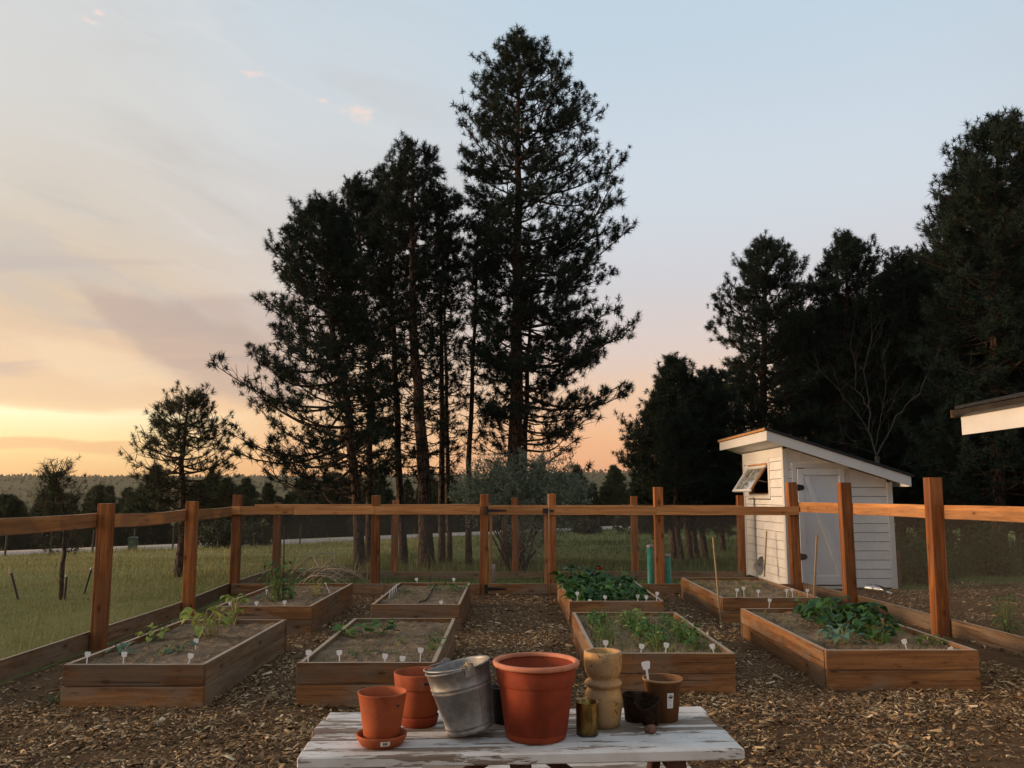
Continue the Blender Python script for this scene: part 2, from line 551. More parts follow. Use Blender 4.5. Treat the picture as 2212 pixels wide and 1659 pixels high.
M['boxgreen'] = plain('green_cabinet_paint', (0.035, 0.075, 0.05), 0.5, 0.4, 0.15)
M['tpost'] = plain('rusty_stake', (0.045, 0.035, 0.028), 0.7, 0.3, 0.3)
M['twine'] = plain('raffia_twine', (0.42, 0.32, 0.17), 0.8, 0.2, 0.2, 30)
M['deadwood'] = plain('bleached_branch', (0.36, 0.30, 0.24), 0.85, 0.2, 0.3, 12, bmp=0.4, bs=60)
M['bare'] = plain('grey_bare_branch', (0.045, 0.040, 0.035), 0.85, 0.2, 0.3, 12, bmp=0.3, bs=60)
M['hose'] = plain('brown_drip_hose', (0.035, 0.025, 0.02), 0.6, 0.4, 0.2)
M['stem'] = plain('green_stem', (0.10, 0.15, 0.04), 0.6, 0.3, 0.25)
M['palestem'] = plain('pale_leaf_stalk', (0.33, 0.30, 0.11), 0.6, 0.3, 0.25)
M['ink'] = plain('dark_print', (0.03, 0.03, 0.032), 0.7, 0.2, 0.1, bmp=0)
M['sticker'] = plain('paper_sticker', (0.68, 0.67, 0.66), 0.6, 0.3, 0.03, bmp=0)
M['peat'] = plain('peat_fibre', (0.030, 0.017, 0.010), 0.95, 0.1, 0.6, 40, bmp=0.9, bs=160)
M['lump'] = plain('soil_plug', (0.13, 0.075, 0.05), 0.95, 0.1, 0.4, 30, bmp=0.8, bs=120)
M['blackpot'] = plain('black_nursery_plastic', (0.018, 0.014, 0.012), 0.55, 0.4, 0.3)
M['darkleg'] = plain('dark_red_brown_leg', (0.060, 0.022, 0.014), 0.7, 0.3, 0.4, 12, bmp=0.3)


def clay(name, col, stain=0.25):
    m, nt, b = new_mat(name, 0.78, 0.22)
    v, rnd = objco(nt)
    n = nt.noise(v, 7, 5, 0.6)
    c = nt.mix(nt.rng(n, 0.3, 0.7), tuple(x * 0.80 for x in col) + (1,), tuple(min(1, x * 1.12) for x in col) + (1,))
    sp = nt.noise(v, 90, 3, 0.6)
    c = nt.mix(nt.math('MULTIPLY', nt.rng(sp, 0.55, 0.75), 0.35), c, tuple(x * 0.55 for x in col) + (1,))
    bl = nt.noise(nt.vmath('MULTIPLY', v, (1, 1, 0.5)), 11, 5, 0.65)
    c = nt.mix(nt.math('MULTIPLY', nt.rng(bl, 0.56, 0.75), stain), c, (0.42, 0.27, 0.2, 1))
    gm = nt.noise(nt.vmath('MULTIPLY', v, (1, 1, 0.6)), 5, 5, 0.65, 0.6)
    c = nt.mix(nt.math('MULTIPLY', nt.rng(gm, 0.5, 0.66), 0.38), c, tuple(x * 0.4 for x in col) + (1,))
    nt.set(b.inputs['Base Color'], c)
    bump(nt, b, sp, 0.25, 0.003)
    return m


M['clay'] = clay('terracotta', (0.33, 0.080, 0.030), 0.30)
M['clay_rim'] = clay('terracotta_pale_rim', (0.50, 0.19, 0.11), 0.35)
M['clay2'] = clay('terracotta_red', (0.25, 0.044, 0.016), 0.08)
M['brownpot'] = clay('brown_pot_plastic', (0.135, 0.062, 0.024), 0.10)
M['brownrim'] = plain('brown_pot_rim', (0.30, 0.17, 0.075), 0.45, 0.4, 0.1, bmp=0)


def galv():
    m, nt, b = new_mat('galvanised_steel', 0.5, 0.5)
    v, rnd = objco(nt)
    vo = nt.n('ShaderNodeTexVoronoi', {'feature': 'F1'}, Scale=34.0)
    nt.set(vo.inputs['Vector'], v)
    n = nt.noise(v, 9, 5, 0.65)
    g = nt.math('ADD', nt.math('MULTIPLY', nt.n('ShaderNodeSeparateColor', None, i0=vo.outputs['Color']).outputs[0], 0.035), nt.rng(n, 0.35, 0.65, 0.15, 0.30))
    c = nt.n('ShaderNodeCombineColor', None, i0=nt.math('MULTIPLY', g, 1.02), i1=g, i2=nt.math('MULTIPLY', g, 0.97)).outputs[0]
    st = nt.noise(nt.vmath('MULTIPLY', v, (6, 6, 1.2)), 5, 4, 0.7)
    c = nt.mix(nt.math('MULTIPLY', nt.rng(st, 0.55, 0.72), 0.45), c, (0.15, 0.105, 0.06, 1))
    wht = nt.noise(v, 16, 4, 0.7)
    c = nt.mix(nt.math('MULTIPLY', nt.rng(wht, 0.6, 0.75), 0.5), c, (0.33, 0.325, 0.31, 1))
    nt.set(b.inputs['Base Color'], c)
    b.inputs['Metallic'].default_value = 0.55
    nt.set(b.inputs['Roughness'], nt.rng(n, 0.3, 0.7, 0.42, 0.66))
    bump(nt, b, n, 0.18, 0.01)
    return m


M['galv'] = galv()
m_, nt, b = new_mat('old_brass', 0.28, 0.5)
v, rnd = objco(nt)
n = nt.noise(nt.vmath('MULTIPLY', v, (14, 14, 4)), 4, 4, 0.6)
nt.set(b.inputs['Base Color'], nt.mix(nt.rng(n, 0.35, 0.7), (0.26, 0.17, 0.05, 1), (0.085, 0.055, 0.022, 1)))
b.inputs['Metallic'].default_value = 0.95
nt.set(b.inputs['Roughness'], nt.rng(n, 0.3, 0.7, 0.25, 0.5))
M['brass'] = m_

# white paint flaking off old table boards
m_, nt, b = new_mat('flaking_white_paint', 0.7, 0.3)
v, rnd = objco(nt)
big = nt.noise(nt.vmath('MULTIPLY', v, (1.3, 9, 9)), 1.0, 5, 0.62, 0.6)
fine = nt.noise(nt.vmath('MULTIPLY', v, (9, 60, 60)), 1.0, 5, 0.7, 0.5)
speck = nt.noise(nt.vmath('MULTIPLY', v, (50, 90, 90)), 1.0, 3, 0.6)
pm = nt.math('ADD', nt.math('ADD', big, nt.math('MULTIPLY', nt.math('SUBTRACT', fine, 0.5), 0.55)), nt.math('MULTIPLY', nt.math('SUBTRACT', rnd, 0.5), 0.26))
flake = nt.rng(pm, 0.505, 0.53)
gr = nt.noise(nt.vmath('MULTIPLY', v, (3, 120, 120)), 1.0, 3, 0.6)
bare = nt.mix(nt.rng(gr, 0.3, 0.7), (0.28, 0.225, 0.175, 1), (0.155, 0.115, 0.085, 1))
bare = nt.mix(nt.math('MULTIPLY', nt.rng(nt.noise(v, 5, 3), 0.5, 0.7), 0.5), bare, (0.10, 0.045, 0.032, 1))
pt = nt.mix(nt.rng(nt.noise(v, 4, 4), 0.35, 0.7), (0.62, 0.605, 0.585, 1), (0.47, 0.45, 0.42, 1))
pt = nt.mix(nt.math('MULTIPLY', nt.rng(speck, 0.66, 0.74), 0.8), pt, (0.12, 0.08, 0.06, 1))
nt.set(b.inputs['Base Color'], nt.mix(flake, pt, bare))
bump(nt, b, nt.math('SUBTRACT', nt.math('MULTIPLY', gr, 0.3), flake), 0.5, 0.003)
M['flake'] = m_


def foliage(name, c0, c1, trans=0.25, rough=0.6, scale=1.5):
    m, nt, b = new_mat(name, rough, 0.25)
    tc = nt.n('ShaderNodeTexCoord')
    oi = nt.n('ShaderNodeObjectInfo')
    n = nt.noise(nt.vmath('ADD', tc.outputs['Object'], nt.n('ShaderNodeCombineXYZ', None, i0=nt.math('MULTIPLY', oi.outputs['Random'], 50.0)).outputs[0]), scale, 4, 0.6)
    c = nt.mix(nt.rng(n, 0.3, 0.7), c0 + (1,), c1 + (1,))
    br = nt.rng(oi.outputs['Random'], 0, 1, 0.8, 1.15, smooth=False)
    c = nt.mix(1.0, c, nt.n('ShaderNodeCombineColor', None, i0=br, i1=br, i2=br).outputs[0], 'MULTIPLY')
    nt.set(b.inputs['Base Color'], c)
    tr = nt.n('ShaderNodeBsdfTranslucent', None, Color=c)
    mx = nt.n('ShaderNodeMixShader', None, i0=trans, i1=b.outputs[0], i2=tr.outputs[0])
    nt.set(m.node_tree.nodes['Material Output'].inputs[0], mx.outputs[0])
    return m


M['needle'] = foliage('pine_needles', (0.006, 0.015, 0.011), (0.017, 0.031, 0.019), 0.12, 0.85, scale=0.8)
M['needle_far'] = foliage('far_or_backlit_needles', (0.020, 0.030, 0.012), (0.044, 0.054, 0.021), 0.2, scale=0.4)  # near pines borrow it, light shining through their needles put into the colour
M['far_wood'] = foliage('far_woodland', (0.042, 0.046, 0.017), (0.085, 0.082, 0.031), 0.2, scale=0.01)  # warm olive holds part of the hillside haze in the colour
M['olive'] = foliage('silvery_leaves', (0.11, 0.148, 0.10), (0.27, 0.32, 0.235), 0.25, scale=2.0)
M['leaf_dark'] = foliage('dark_green_leaf', (0.014, 0.052, 0.018), (0.040, 0.105, 0.030), 0.25, 0.5, 14)
M['leaf'] = foliage('green_leaf', (0.040, 0.115, 0.022), (0.085, 0.19, 0.035), 0.3, 0.5, 14)
M['leaf_lime'] = foliage('yellow_green_leaf', (0.17, 0.24, 0.045), (0.31, 0.36, 0.085), 0.35, 0.5, 14)
M['leaf_blue'] = foliage('blue_green_leaf', (0.055, 0.125, 0.085), (0.12, 0.20, 0.14), 0.25, 0.5, 14)
M['leaf_brown'] = foliage('tired_leaf', (0.10, 0.09, 0.03), (0.18, 0.17, 0.06), 0.3, 0.6, 14)


def grassmat(name, cols):
    m, nt, b = new_mat(name, 0.7, 0.2)
    at_ = nt.n('ShaderNodeAttribute', {'attribute_name': 'tint'})
    c = nt.ramp(at_.outputs['Fac'], cols)
    nt.set(b.inputs['Base Color'], c)
    tr = nt.n('ShaderNodeBsdfTranslucent', None, Color=c)
    mx = nt.n('ShaderNodeMixShader', None, i0=0.25, i1=b.outputs[0], i2=tr.outputs[0])
    nt.set(m.node_tree.nodes['Material Output'].inputs[0], mx.outputs[0])
    return m


M['grass'] = grassmat('meadow_grass', [(0.0, (0.045, 0.078, 0.020)), (0.35, (0.115, 0.150, 0.042)), (0.65, (0.26, 0.240, 0.085)), (1.0, (0.45, 0.37, 0.16))])

m_, nt, b = new_mat('wood_chips', 0.85, 0.15)
at_ = nt.n('ShaderNodeAttribute', {'attribute_name': 'tint'})
v, rnd = objco(nt, False)
c = nt.ramp(at_.outputs['Fac'], [(0.0, (0.060, 0.034, 0.016)), (0.25, (0.140, 0.082, 0.038)), (0.5, (0.29, 0.185, 0.092)), (0.75, (0.50, 0.36, 0.205)), (1.0, (0.75, 0.60, 0.41))])
c = nt.mix(nt.math('MULTIPLY', nt.rng(nt.noise(v, 130, 3), 0.4, 0.7), 0.4), c, (0.05, 0.03, 0.02, 1))
nt.set(b.inputs['Base Color'], c)
M['chip'] = m_


def ground_mat():
    m, nt, b = new_mat('meadow_ground', 0.95, 0.1)
    tc = nt.n('ShaderNodeTexCoord')
    v = tc.outputs['Object']
    sp = nt.n('ShaderNodeSeparateXYZ', None, i0=v)
    big = nt.noise(v, 0.10, 4, 0.6)
    med = nt.noise(nt.vmath('MULTIPLY', v, (1, 0.5, 1)), 0.9, 5, 0.65)
    fine = nt.noise(v, 22, 4, 0.7)
    c = nt.mix(nt.rng(big, 0.35, 0.65), (0.115, 0.150, 0.044, 1), (0.215, 0.205, 0.072, 1))
    c = nt.mix(nt.rng(med, 0.45, 0.72), c, (0.26, 0.22, 0.095, 1))
    c = nt.mix(nt.math('MULTIPLY', nt.rng(fine, 0.35, 0.7), 0.6), c, (0.11, 0.115, 0.04, 1))
    c = nt.mix(nt.math('MULTIPLY', nt.rng(sp.outputs[0], -9.0, 1.0), 0.65), c, (0.060, 0.095, 0.026, 1))
    # woodland floor past the road
    past = nt.rng(nt.math('SUBTRACT', sp.outputs[1], nt.math('MAXIMUM', nt.math('ADD', sp.outputs[0], 72.0), 34.0)), 3.0, 9.0)
    wd = nt.mix(nt.rng(nt.noise(v, 0.02, 4), 0.4, 0.65), (0.035, 0.040, 0.015, 1), (0.065, 0.065, 0.026, 1))
    nt.set(b.inputs['Base Color'], nt.mix(past, c, wd))
    bump(nt, b, fine, 0.6, 0.05)
    return m


M['ground'] = ground_mat()


def soilmat(name, c0, c1, c2, sc):
    m, nt, b = new_mat(name, 0.95, 0.1)
    v, rnd = objco(nt, False)
    n1 = nt.noise(v, sc, 5, 0.65)
    n2 = nt.noise(v, sc * 7, 4, 0.7)
    n3 = nt.noise(nt.vmath('MULTIPLY', v, (1, 1.6, 1)), sc * 22, 3, 0.7)
    c = nt.mix(nt.rng(n1, 0.35, 0.65), c0 + (1,), c1 + (1,))
    c = nt.mix(nt.math('MULTIPLY', nt.rng(n2, 0.45, 0.72), 0.6), c, c2 + (1,))
    c = nt.mix(nt.math('MULTIPLY', nt.rng(n3, 0.5, 0.7), 0.6), c, tuple(x * 0.35 for x in c0) + (1,))
    c = nt.mix(nt.math('MULTIPLY', nt.rng(n3, 0.36, 0.27), 0.5), c, tuple(min(1, x * 1.9) for x in c2) + (1,))
    nt.set(b.inputs['Base Color'], c)
    bump(nt, b, nt.math('ADD', n2, n3), 0.9, 0.015)
    return m


M['mulch'] = soilmat('mulch_base', (0.080, 0.046, 0.023), (0.115, 0.068, 0.035), (0.165, 0.100, 0.053), 1.2)
M['soil'] = soilmat('bed_soil', (0.135, 0.090, 0.054), (0.25, 0.18, 0.115), (0.34, 0.25, 0.165), 3.0)
M['road'] = soilmat('gravel_road', (0.42, 0.345, 0.285), (0.50, 0.42, 0.35), (0.54, 0.455, 0.38), 0.25)

m_, nt, b = new_mat('pine_bark', 0.9, 0.15)
v, rnd = objco(nt)
vo = nt.n('ShaderNodeTexVoronoi', {'feature': 'DISTANCE_TO_EDGE'}, Scale=1.0)
nt.set(vo.inputs['Vector'], nt.vmath('MULTIPLY', v, (14, 14, 4)))
n = nt.noise(v, 9, 4)
c = nt.mix(nt.rng(n, 0.3, 0.7), (0.050, 0.034, 0.026, 1), (0.105, 0.068, 0.048, 1))
c = nt.mix(nt.rng(vo.outputs['Distance'], 0.12, 0.02), c, (0.014, 0.010, 0.008, 1))
nt.set(b.inputs['Base Color'], c)
bump(nt, b, nt.math('MULTIPLY', nt.rng(vo.outputs['Distance'], 0.0, 0.2), 1.0), 0.8, 0.03)
M['bark'] = m_

# woven wire netting: fine square wires, mostly holes
m_, nt, b = new_mat('wire_netting', 0.5, 0.4)
b.inputs['Base Color'].default_value = (0.11, 0.10, 0.088, 1)
b.inputs['Metallic'].default_value = 0.3
tc = nt.n('ShaderNodeTexCoord')
sp = nt.n('ShaderNodeSeparateXYZ', None, i0=tc.outputs['Object'])
PITCHW = 0.0127
fx = nt.math('ABSOLUTE', nt.math('SUBTRACT', nt.math('FRACT', nt.math('DIVIDE', sp.outputs[0], PITCHW)), 0.5))
fy = nt.math('ABSOLUTE', nt.math('SUBTRACT', nt.math('FRACT', nt.math('DIVIDE', sp.outputs[1], PITCHW)), 0.5))
wire = nt.math('MAXIMUM', nt.math('LESS_THAN', fx, 0.05), nt.math('LESS_THAN', fy, 0.05))
tr = nt.n('ShaderNodeBsdfTransparent')
mx = nt.n('ShaderNodeMixShader', None, i0=wire, i1=tr.outputs[0], i2=b.outputs[0])
nt.set(m_.node_tree.nodes['Material Output'].inputs[0], mx.outputs[0])
M['net'] = m_

m_, nt, b = new_mat('window_glass', 0.03, 0.6)
b.inputs['Base Color'].default_value = (0.9, 0.92, 0.92, 1)
tr = nt.n('ShaderNodeBsdfTransparent', None, Color=(0.82, 0.85, 0.85, 1))
gl = nt.n('ShaderNodeBsdfGlossy', None, Roughness=0.03, Color=(0.95, 0.95, 0.95, 1))
fr = nt.n('ShaderNodeFresnel', None, IOR=1.9)
mx = nt.n('ShaderNodeMixShader', None, i0=nt.math('ADD', fr.outputs[0], 0.42, clamp=True), i1=tr.outputs[0], i2=gl.outputs[0])
nt.set(m_.node_tree.nodes['Material Output'].inputs[0], mx.outputs[0])
df = nt.n('ShaderNodeBsdfDiffuse', None, Color=(0.55, 0.55, 0.53, 1))  # pale diffuse layer stands in for bright sky mirrored in the pane
mx2 = nt.n('ShaderNodeMixShader', None, i0=nt.rng(nt.noise(nt.n('ShaderNodeTexCoord').outputs['Object'], 6.0, 4), 0.35, 0.7, 0.12, 0.42), i1=mx.outputs[0], i2=df.outputs[0])
nt.set(m_.node_tree.nodes['Material Output'].inputs[0], mx2.outputs[0])
M['glass'] = m_
M['inside'] = plain('dark_shed_inside', (0.04, 0.035, 0.03), 0.9, 0.1, 0.2)

# ------------------------------------------------------------------ the land
def axis(dense, ext):
    a = list(dense)
    st = a[-1] - a[-2]
    while a[-1] < ext:
        st *= 1.18
        a.append(a[-1] + st)
    return a


xs = axis([i * 1.5 for i in range(0, 28)], 2600)
xs = [-x for x in xs[:0:-1]] + xs
ys = [-40, -20, -5, 5, 12, 15, 17, 18.5] + axis([19.5 + 1.2 * i for i in range(70)], 2700)
V = [(x, y, gz(x, y)) for y in ys for x in xs]
nx = len(xs)
FA = [(j * nx + i, j * nx + i + 1, (j + 1) * nx + i + 1, (j + 1) * nx + i) for j in range(len(ys) - 1) for i in range(nx - 1)]
g = link('ground', arr_mesh('ground', V, FA, M['ground'], smooth=True))
tag(g, 'meadow sloping down to the road and the wooded hills behind', kind='structure')

rg = random.Random(5)
poly = [(-4.80, -4), (-4.80, 2)]
for y in np.arange(3, 15.7, 0.5):
    poly.append((-4.82 + rg.uniform(-0.05, 0.04), float(y)))
for x in np.arange(-4.6, 5.3, 0.5):
    poly.append((float(x), 15.72 + rg.uniform(-0.06, 0.06)))
for k, (x, y) in enumerate([(5.3, 16.2), (6.0, 16.25), (7.3, 16.25), (7.8, 16.3), (8.6, 16.9), (9.4, 17.2), (10.4, 17.5), (11.5, 17.9), (13, 18.1), (15, 18.0), (16, 10), (16, -4)]):
    poly.append((x, y))
mb = MB()
mb.add([(x, y, 0.006) for x, y in poly], [tuple(range(len(poly) - 1, -1, -1))])
o = mb.build('mulch_path', M['mulch'])
tag(o, 'dark bark mulch spread over the garden floor', kind='structure')

mb = MB()
vs, fs = [], []
cl = [(-120, 34), (-60, 34), (-46, 34.6), (-38, 36.5), (-32, 41), (-27, 45.6), (-20, 52), (-10, 62), (0, 72), (10, 82), (24, 96), (40, 112), (70, 142), (130, 202)]
for i, (x, y) in enumerate(cl):
    a = Vector(cl[max(0, i - 1)]); c = Vector(cl[min(len(cl) - 1, i + 1)])
    t = (c - a).normalized(); nrm = Vector((-t.y, t.x))
    for s_ in (-2.0, -1.9, 0, 1.9, 2.0):
        p = Vector((x, y)) + nrm * s_
        vs.append((p.x, p.y, -1.255 + (0.05 if s_ == 0 else 0) - (0.12 if abs(s_) == 2 else 0)))
for i in range(len(cl) - 1):
    for k in range(4):
        fs.append((i * 5 + k + 1, i * 5 + k, (i + 1) * 5 + k, (i + 1) * 5 + k + 1))
mb.add(vs, fs)
tag(mb.build('gravel_road', M['road'], smooth=True), 'pale gravel road running across below the meadow', kind='structure')

BEDS = {   # x0, x1, y0, y1, height
    'A': (-3.80, -2.60, 7.36, 9.98, 0.36), 'B': (-1.84, -0.66, 7.44, 10.08, 0.36), 'C': (-3.86, -2.60, 11.18, 14.05, 0.355), 'D': (-1.85, -0.68, 11.30, 14.10, 0.36),
    'E': (0.78, 2.06, 11.70, 14.80, 0.355), 'F': (0.74, 2.02, 7.87, 10.60, 0.36), 'G': (2.94, 4.32, 12.05, 14.95, 0.36), 'H': (2.90, 4.32, 8.02, 10.95, 0.36)}


def in_bed(x, y, m=0.0):
    return any(a - m < x < b_ + m and c - m < y < d + m for a, b_, c, d, h in BEDS.values())


# ------------------------------------------------------------------ loose wood chips
rs = np.random.RandomState(11)


def chips(n, X0, X1, Y0, Y1, smin=0.55, smax=1.0):
    """vertices, faces and tints of n chips dropped in a box"""
    out = []
    x = rs.uniform(X0, X1, n * 2); y = rs.uniform(Y0, Y1, n * 2)
    return x, y


cx_, cy_ = [], []
for (n, X0, X1, Y0, Y1) in ((84000, -5, 5.2, 4.3, 8.2), (9000, -4.8, 5.2, 3.0, 4.5), (38000, -4.8, 5.2, 8.2, 12), (15000, -4.8, 5.1, 12, 15.7), (17000, 5.5, 10, 9.0, 16.2), (2500, 8, 11.5, 16.2, 17.6)):
    cx_.append(rs.uniform(X0, X1, n)); cy_.append(rs.uniform(Y0, Y1, n))
cx_, cy_ = np.concatenate(cx_), np.concatenate(cy_)
ok = np.ones(len(cx_), bool)
for a, b_, c, d, h in BEDS.values():
    ok &= ~((cx_ > a - 0.01) & (cx_ < b_ + 0.01) & (cy_ > c - 0.01) & (cy_ < d + 0.01))
ok &= np.abs(cx_) < cy_ * 0.66 + 0.6
# bare, darker strip along the left kick board
ok &= ~((cx_ < -4.2) & (rs.rand(len(cx_)) < 0.72))
patch = np.array([mnoise.noise((x * 1.3, y * 1.3, 1.0)) for x, y in zip(cx_, cy_)])
ok &= rs.rand(len(cx_)) < np.clip(0.80 + patch * 0.9, 0.25, 1)
cx_, cy_, patch = cx_[ok], cy_[ok], patch[ok]
n = len(cx_)
L = (0.014 + 0.04 * rs.rand(n) ** 1.6) * np.where(rs.rand(n) < 0.08, 2.0, 1.0)
Wd = L * rs.uniform(0.14, 0.42, n)
Hh = Wd * rs.uniform(0.25, 0.6, n)
tp = rs.uniform(0.3, 1.0, n)
base = np.stack([np.stack([-L / 2, -Wd / 2 * tp, 0 * L], 1), np.stack([L / 2, -Wd / 2, 0 * L], 1), np.stack([L / 2, Wd / 2, 0 * L], 1), np.stack([-L / 2, Wd / 2 * tp, 0 * L], 1),
                 np.stack([-L * 0.42, 0 * L, Hh], 1), np.stack([L * 0.42, 0 * L, Hh], 1)], 1)
yaw = rs.uniform(0, 2 * np.pi, n); tilt = rs.normal(0, 0.30, n); roll = rs.normal(0, 0.55, n)
X, Yv, Z = base[..., 0], base[..., 1], base[..., 2]
y1 = Yv * np.cos(roll)[:, None] - Z * np.sin(roll)[:, None]; z1 = Yv * np.sin(roll)[:, None] + Z * np.cos(roll)[:, None]
x2 = X * np.cos(tilt)[:, None] - z1 * np.sin(tilt)[:, None]; z2 = X * np.sin(tilt)[:, None] + z1 * np.cos(tilt)[:, None]
x3 = x2 * np.cos(yaw)[:, None] - y1 * np.sin(yaw)[:, None]; y3 = x2 * np.sin(yaw)[:, None] + y1 * np.cos(yaw)[:, None]
zz = 0.010 + rs.uniform(0, 0.016, n) + 0.012 * np.maximum(patch, -0.3)
V = np.stack([x3 + cx_[:, None], y3 + cy_[:, None], z2 + zz[:, None]], 2).reshape(-1, 3)
T6 = np.array([(0, 1, 5), (0, 5, 4), (2, 3, 4), (2, 4, 5), (1, 2, 5), (3, 0, 4)])
FA = (np.arange(n)[:, None, None] * 6 + T6[None]).reshape(-1, 3)
tint = np.clip(rs.beta(1.35, 2.2, n) + patch * 0.12, 0, 1)
o = link('wood_chips', arr_mesh('wood_chips', V, FA, M['chip'], np.repeat(tint, 6)))
tag(o, 'loose pale wood chips scattered over the garden floor', kind='stuff')

# ------------------------------------------------------------------ grass
gx, gy = [], []
for (n, X0, X1, Y0, Y1) in ((42000, -14, -4.95, 7.0, 18.5), (30000, -20, -3, 18.5, 30), (30000, -4.9, 6, 15.8, 26), (22000, -6, 16, 26, 46), (18000, -34, -6, 26, 46), (16000, -12, 26, 46, 92), (12000, 7.4, 16, 16.4, 24), (2600, -4.85, 5.1, 15.65, 18.2)):
    gx.append(rs.uniform(X0, X1, n)); gy.append(rs.uniform(Y0, Y1, n))
gx, gy = np.concatenate(gx), np.concatenate(gy)
ok = np.ones(len(gx), bool)
ok &= ~((gx > 5.2) & (gx < 7.5) & (gy > 16.1) & (gy < 19.4))
ok &= ~((gx > 5) & (gy < 16.4))
ok &= ~((gx > 7.2) & (gx < 12) & (gy < 17.2 + (gx - 8.5) * 0.25))
yrd = np.maximum(gx + 72, 34)
ok &= gy < yrd - 2.6
pt = np.array([mnoise.noise((x * 0.35, y * 0.35, 9.0)) for x, y in zip(gx, gy)])
pt2 = np.array([mnoise.noise((x * 0.09, y * 0.06, 4.0)) for x, y in zip(gx, gy)])
ok &= rs.rand(len(gx)) < np.clip(0.65 + pt * 0.9, 0.12, 1)
gx, gy, pt, pt2 = gx[ok], gy[ok], pt[ok], pt2[ok]
n = len(gx)
gzv = np.array([gz(x, y) for x, y in zip(gx, gy)])
hgt = rs.uniform(0.04, 0.13, n) * (1 + np.clip(pt, 0, 1) * 1.2) * np.where((gx < -4.5) & (gy < 34), 0.55, 1.0)
tall = ((gy > 18.6) & (gy < 22) & (rs.rand(n) < 0.20)) | (rs.rand(n) < 0.012)
hgt = np.where(tall, rs.uniform(0.25, 0.55, n), hgt)
hgt *= np.where(gy > 40, 1.6, 1.0)
wd = np.maximum(0.006, 0.00085 * gy) * rs.uniform(0.6, 1.2, n) * np.where(tall, 0.6, 1)
ang = rs.uniform(0, 2 * np.pi, n); ln = rs.uniform(0, 0.7, n) * hgt; la = rs.uniform(0, 2 * np.pi, n)
P = np.stack([gx, gy, gzv], 1)
sd = np.stack([np.cos(ang) * wd / 2, np.sin(ang) * wd / 2, 0 * wd], 1)
tip = P + np.stack([np.cos(la) * ln, np.sin(la) * ln, hgt], 1)
tint = np.clip(0.40 + 0.3 * pt2 + np.where(gx < -4.5, 0.12, -0.10) + rs.normal(0, 0.13, n) + np.where(tall, 0.3, 0) - np.clip((gx + 3) * 0.045, -0.1, 0.34), 0, 1)
o = link('meadow_grass', tri_mesh('meadow_grass', np.stack([P - sd, P + sd, tip], 1), M['grass'], attr=tint))
tag(o, 'short olive meadow grass with taller dry stalks', kind='stuff')

# ------------------------------------------------------------------ pines
def rv(r):
    v = r.normal(size=3)
    return v / np.linalg.norm(v)


def needles(C, Dv, S, r, K=44, length=0.20, width=0.013, fwd=0.42):
    """starbursts of needles: n tufts of K thin blades"""
    n = len(C)
    U = r.normal(size=(n, K, 3)); U /= np.linalg.norm(U, axis=2, keepdims=True)
    dd = U + Dv[:, None, :] * fwd
    dd /= np.linalg.norm(dd, axis=2, keepdims=True)
    root = C[:, None, :] - Dv[:, None, :] * (r.uniform(0, 0.13, (n, K, 1)) * S[:, None, None])
    Ln = (r.uniform(0.65, 1.1, (n, K, 1)) * length * S[:, None, None])
    tp = root + dd * Ln
    tp[..., 2] -= 0.12 * Ln[..., 0] * r.uniform(0, 1, (n, K))
    sd = np.cross(dd, r.normal(size=(n, K, 3)))
    sd /= np.linalg.norm(sd, axis=2, keepdims=True) + 1e-9
    sd *= width * 0.5 * S[:, None, None] ** 0.5
    return np.stack([root - sd, root + sd, tp], 2).reshape(-1, 3, 3)


def interp(tab, v):
    v0 = [t[0] for t in tab]
    return [float(np.interp(v, v0, [t[i] for t in tab])) for i in range(1, len(tab[0]))]


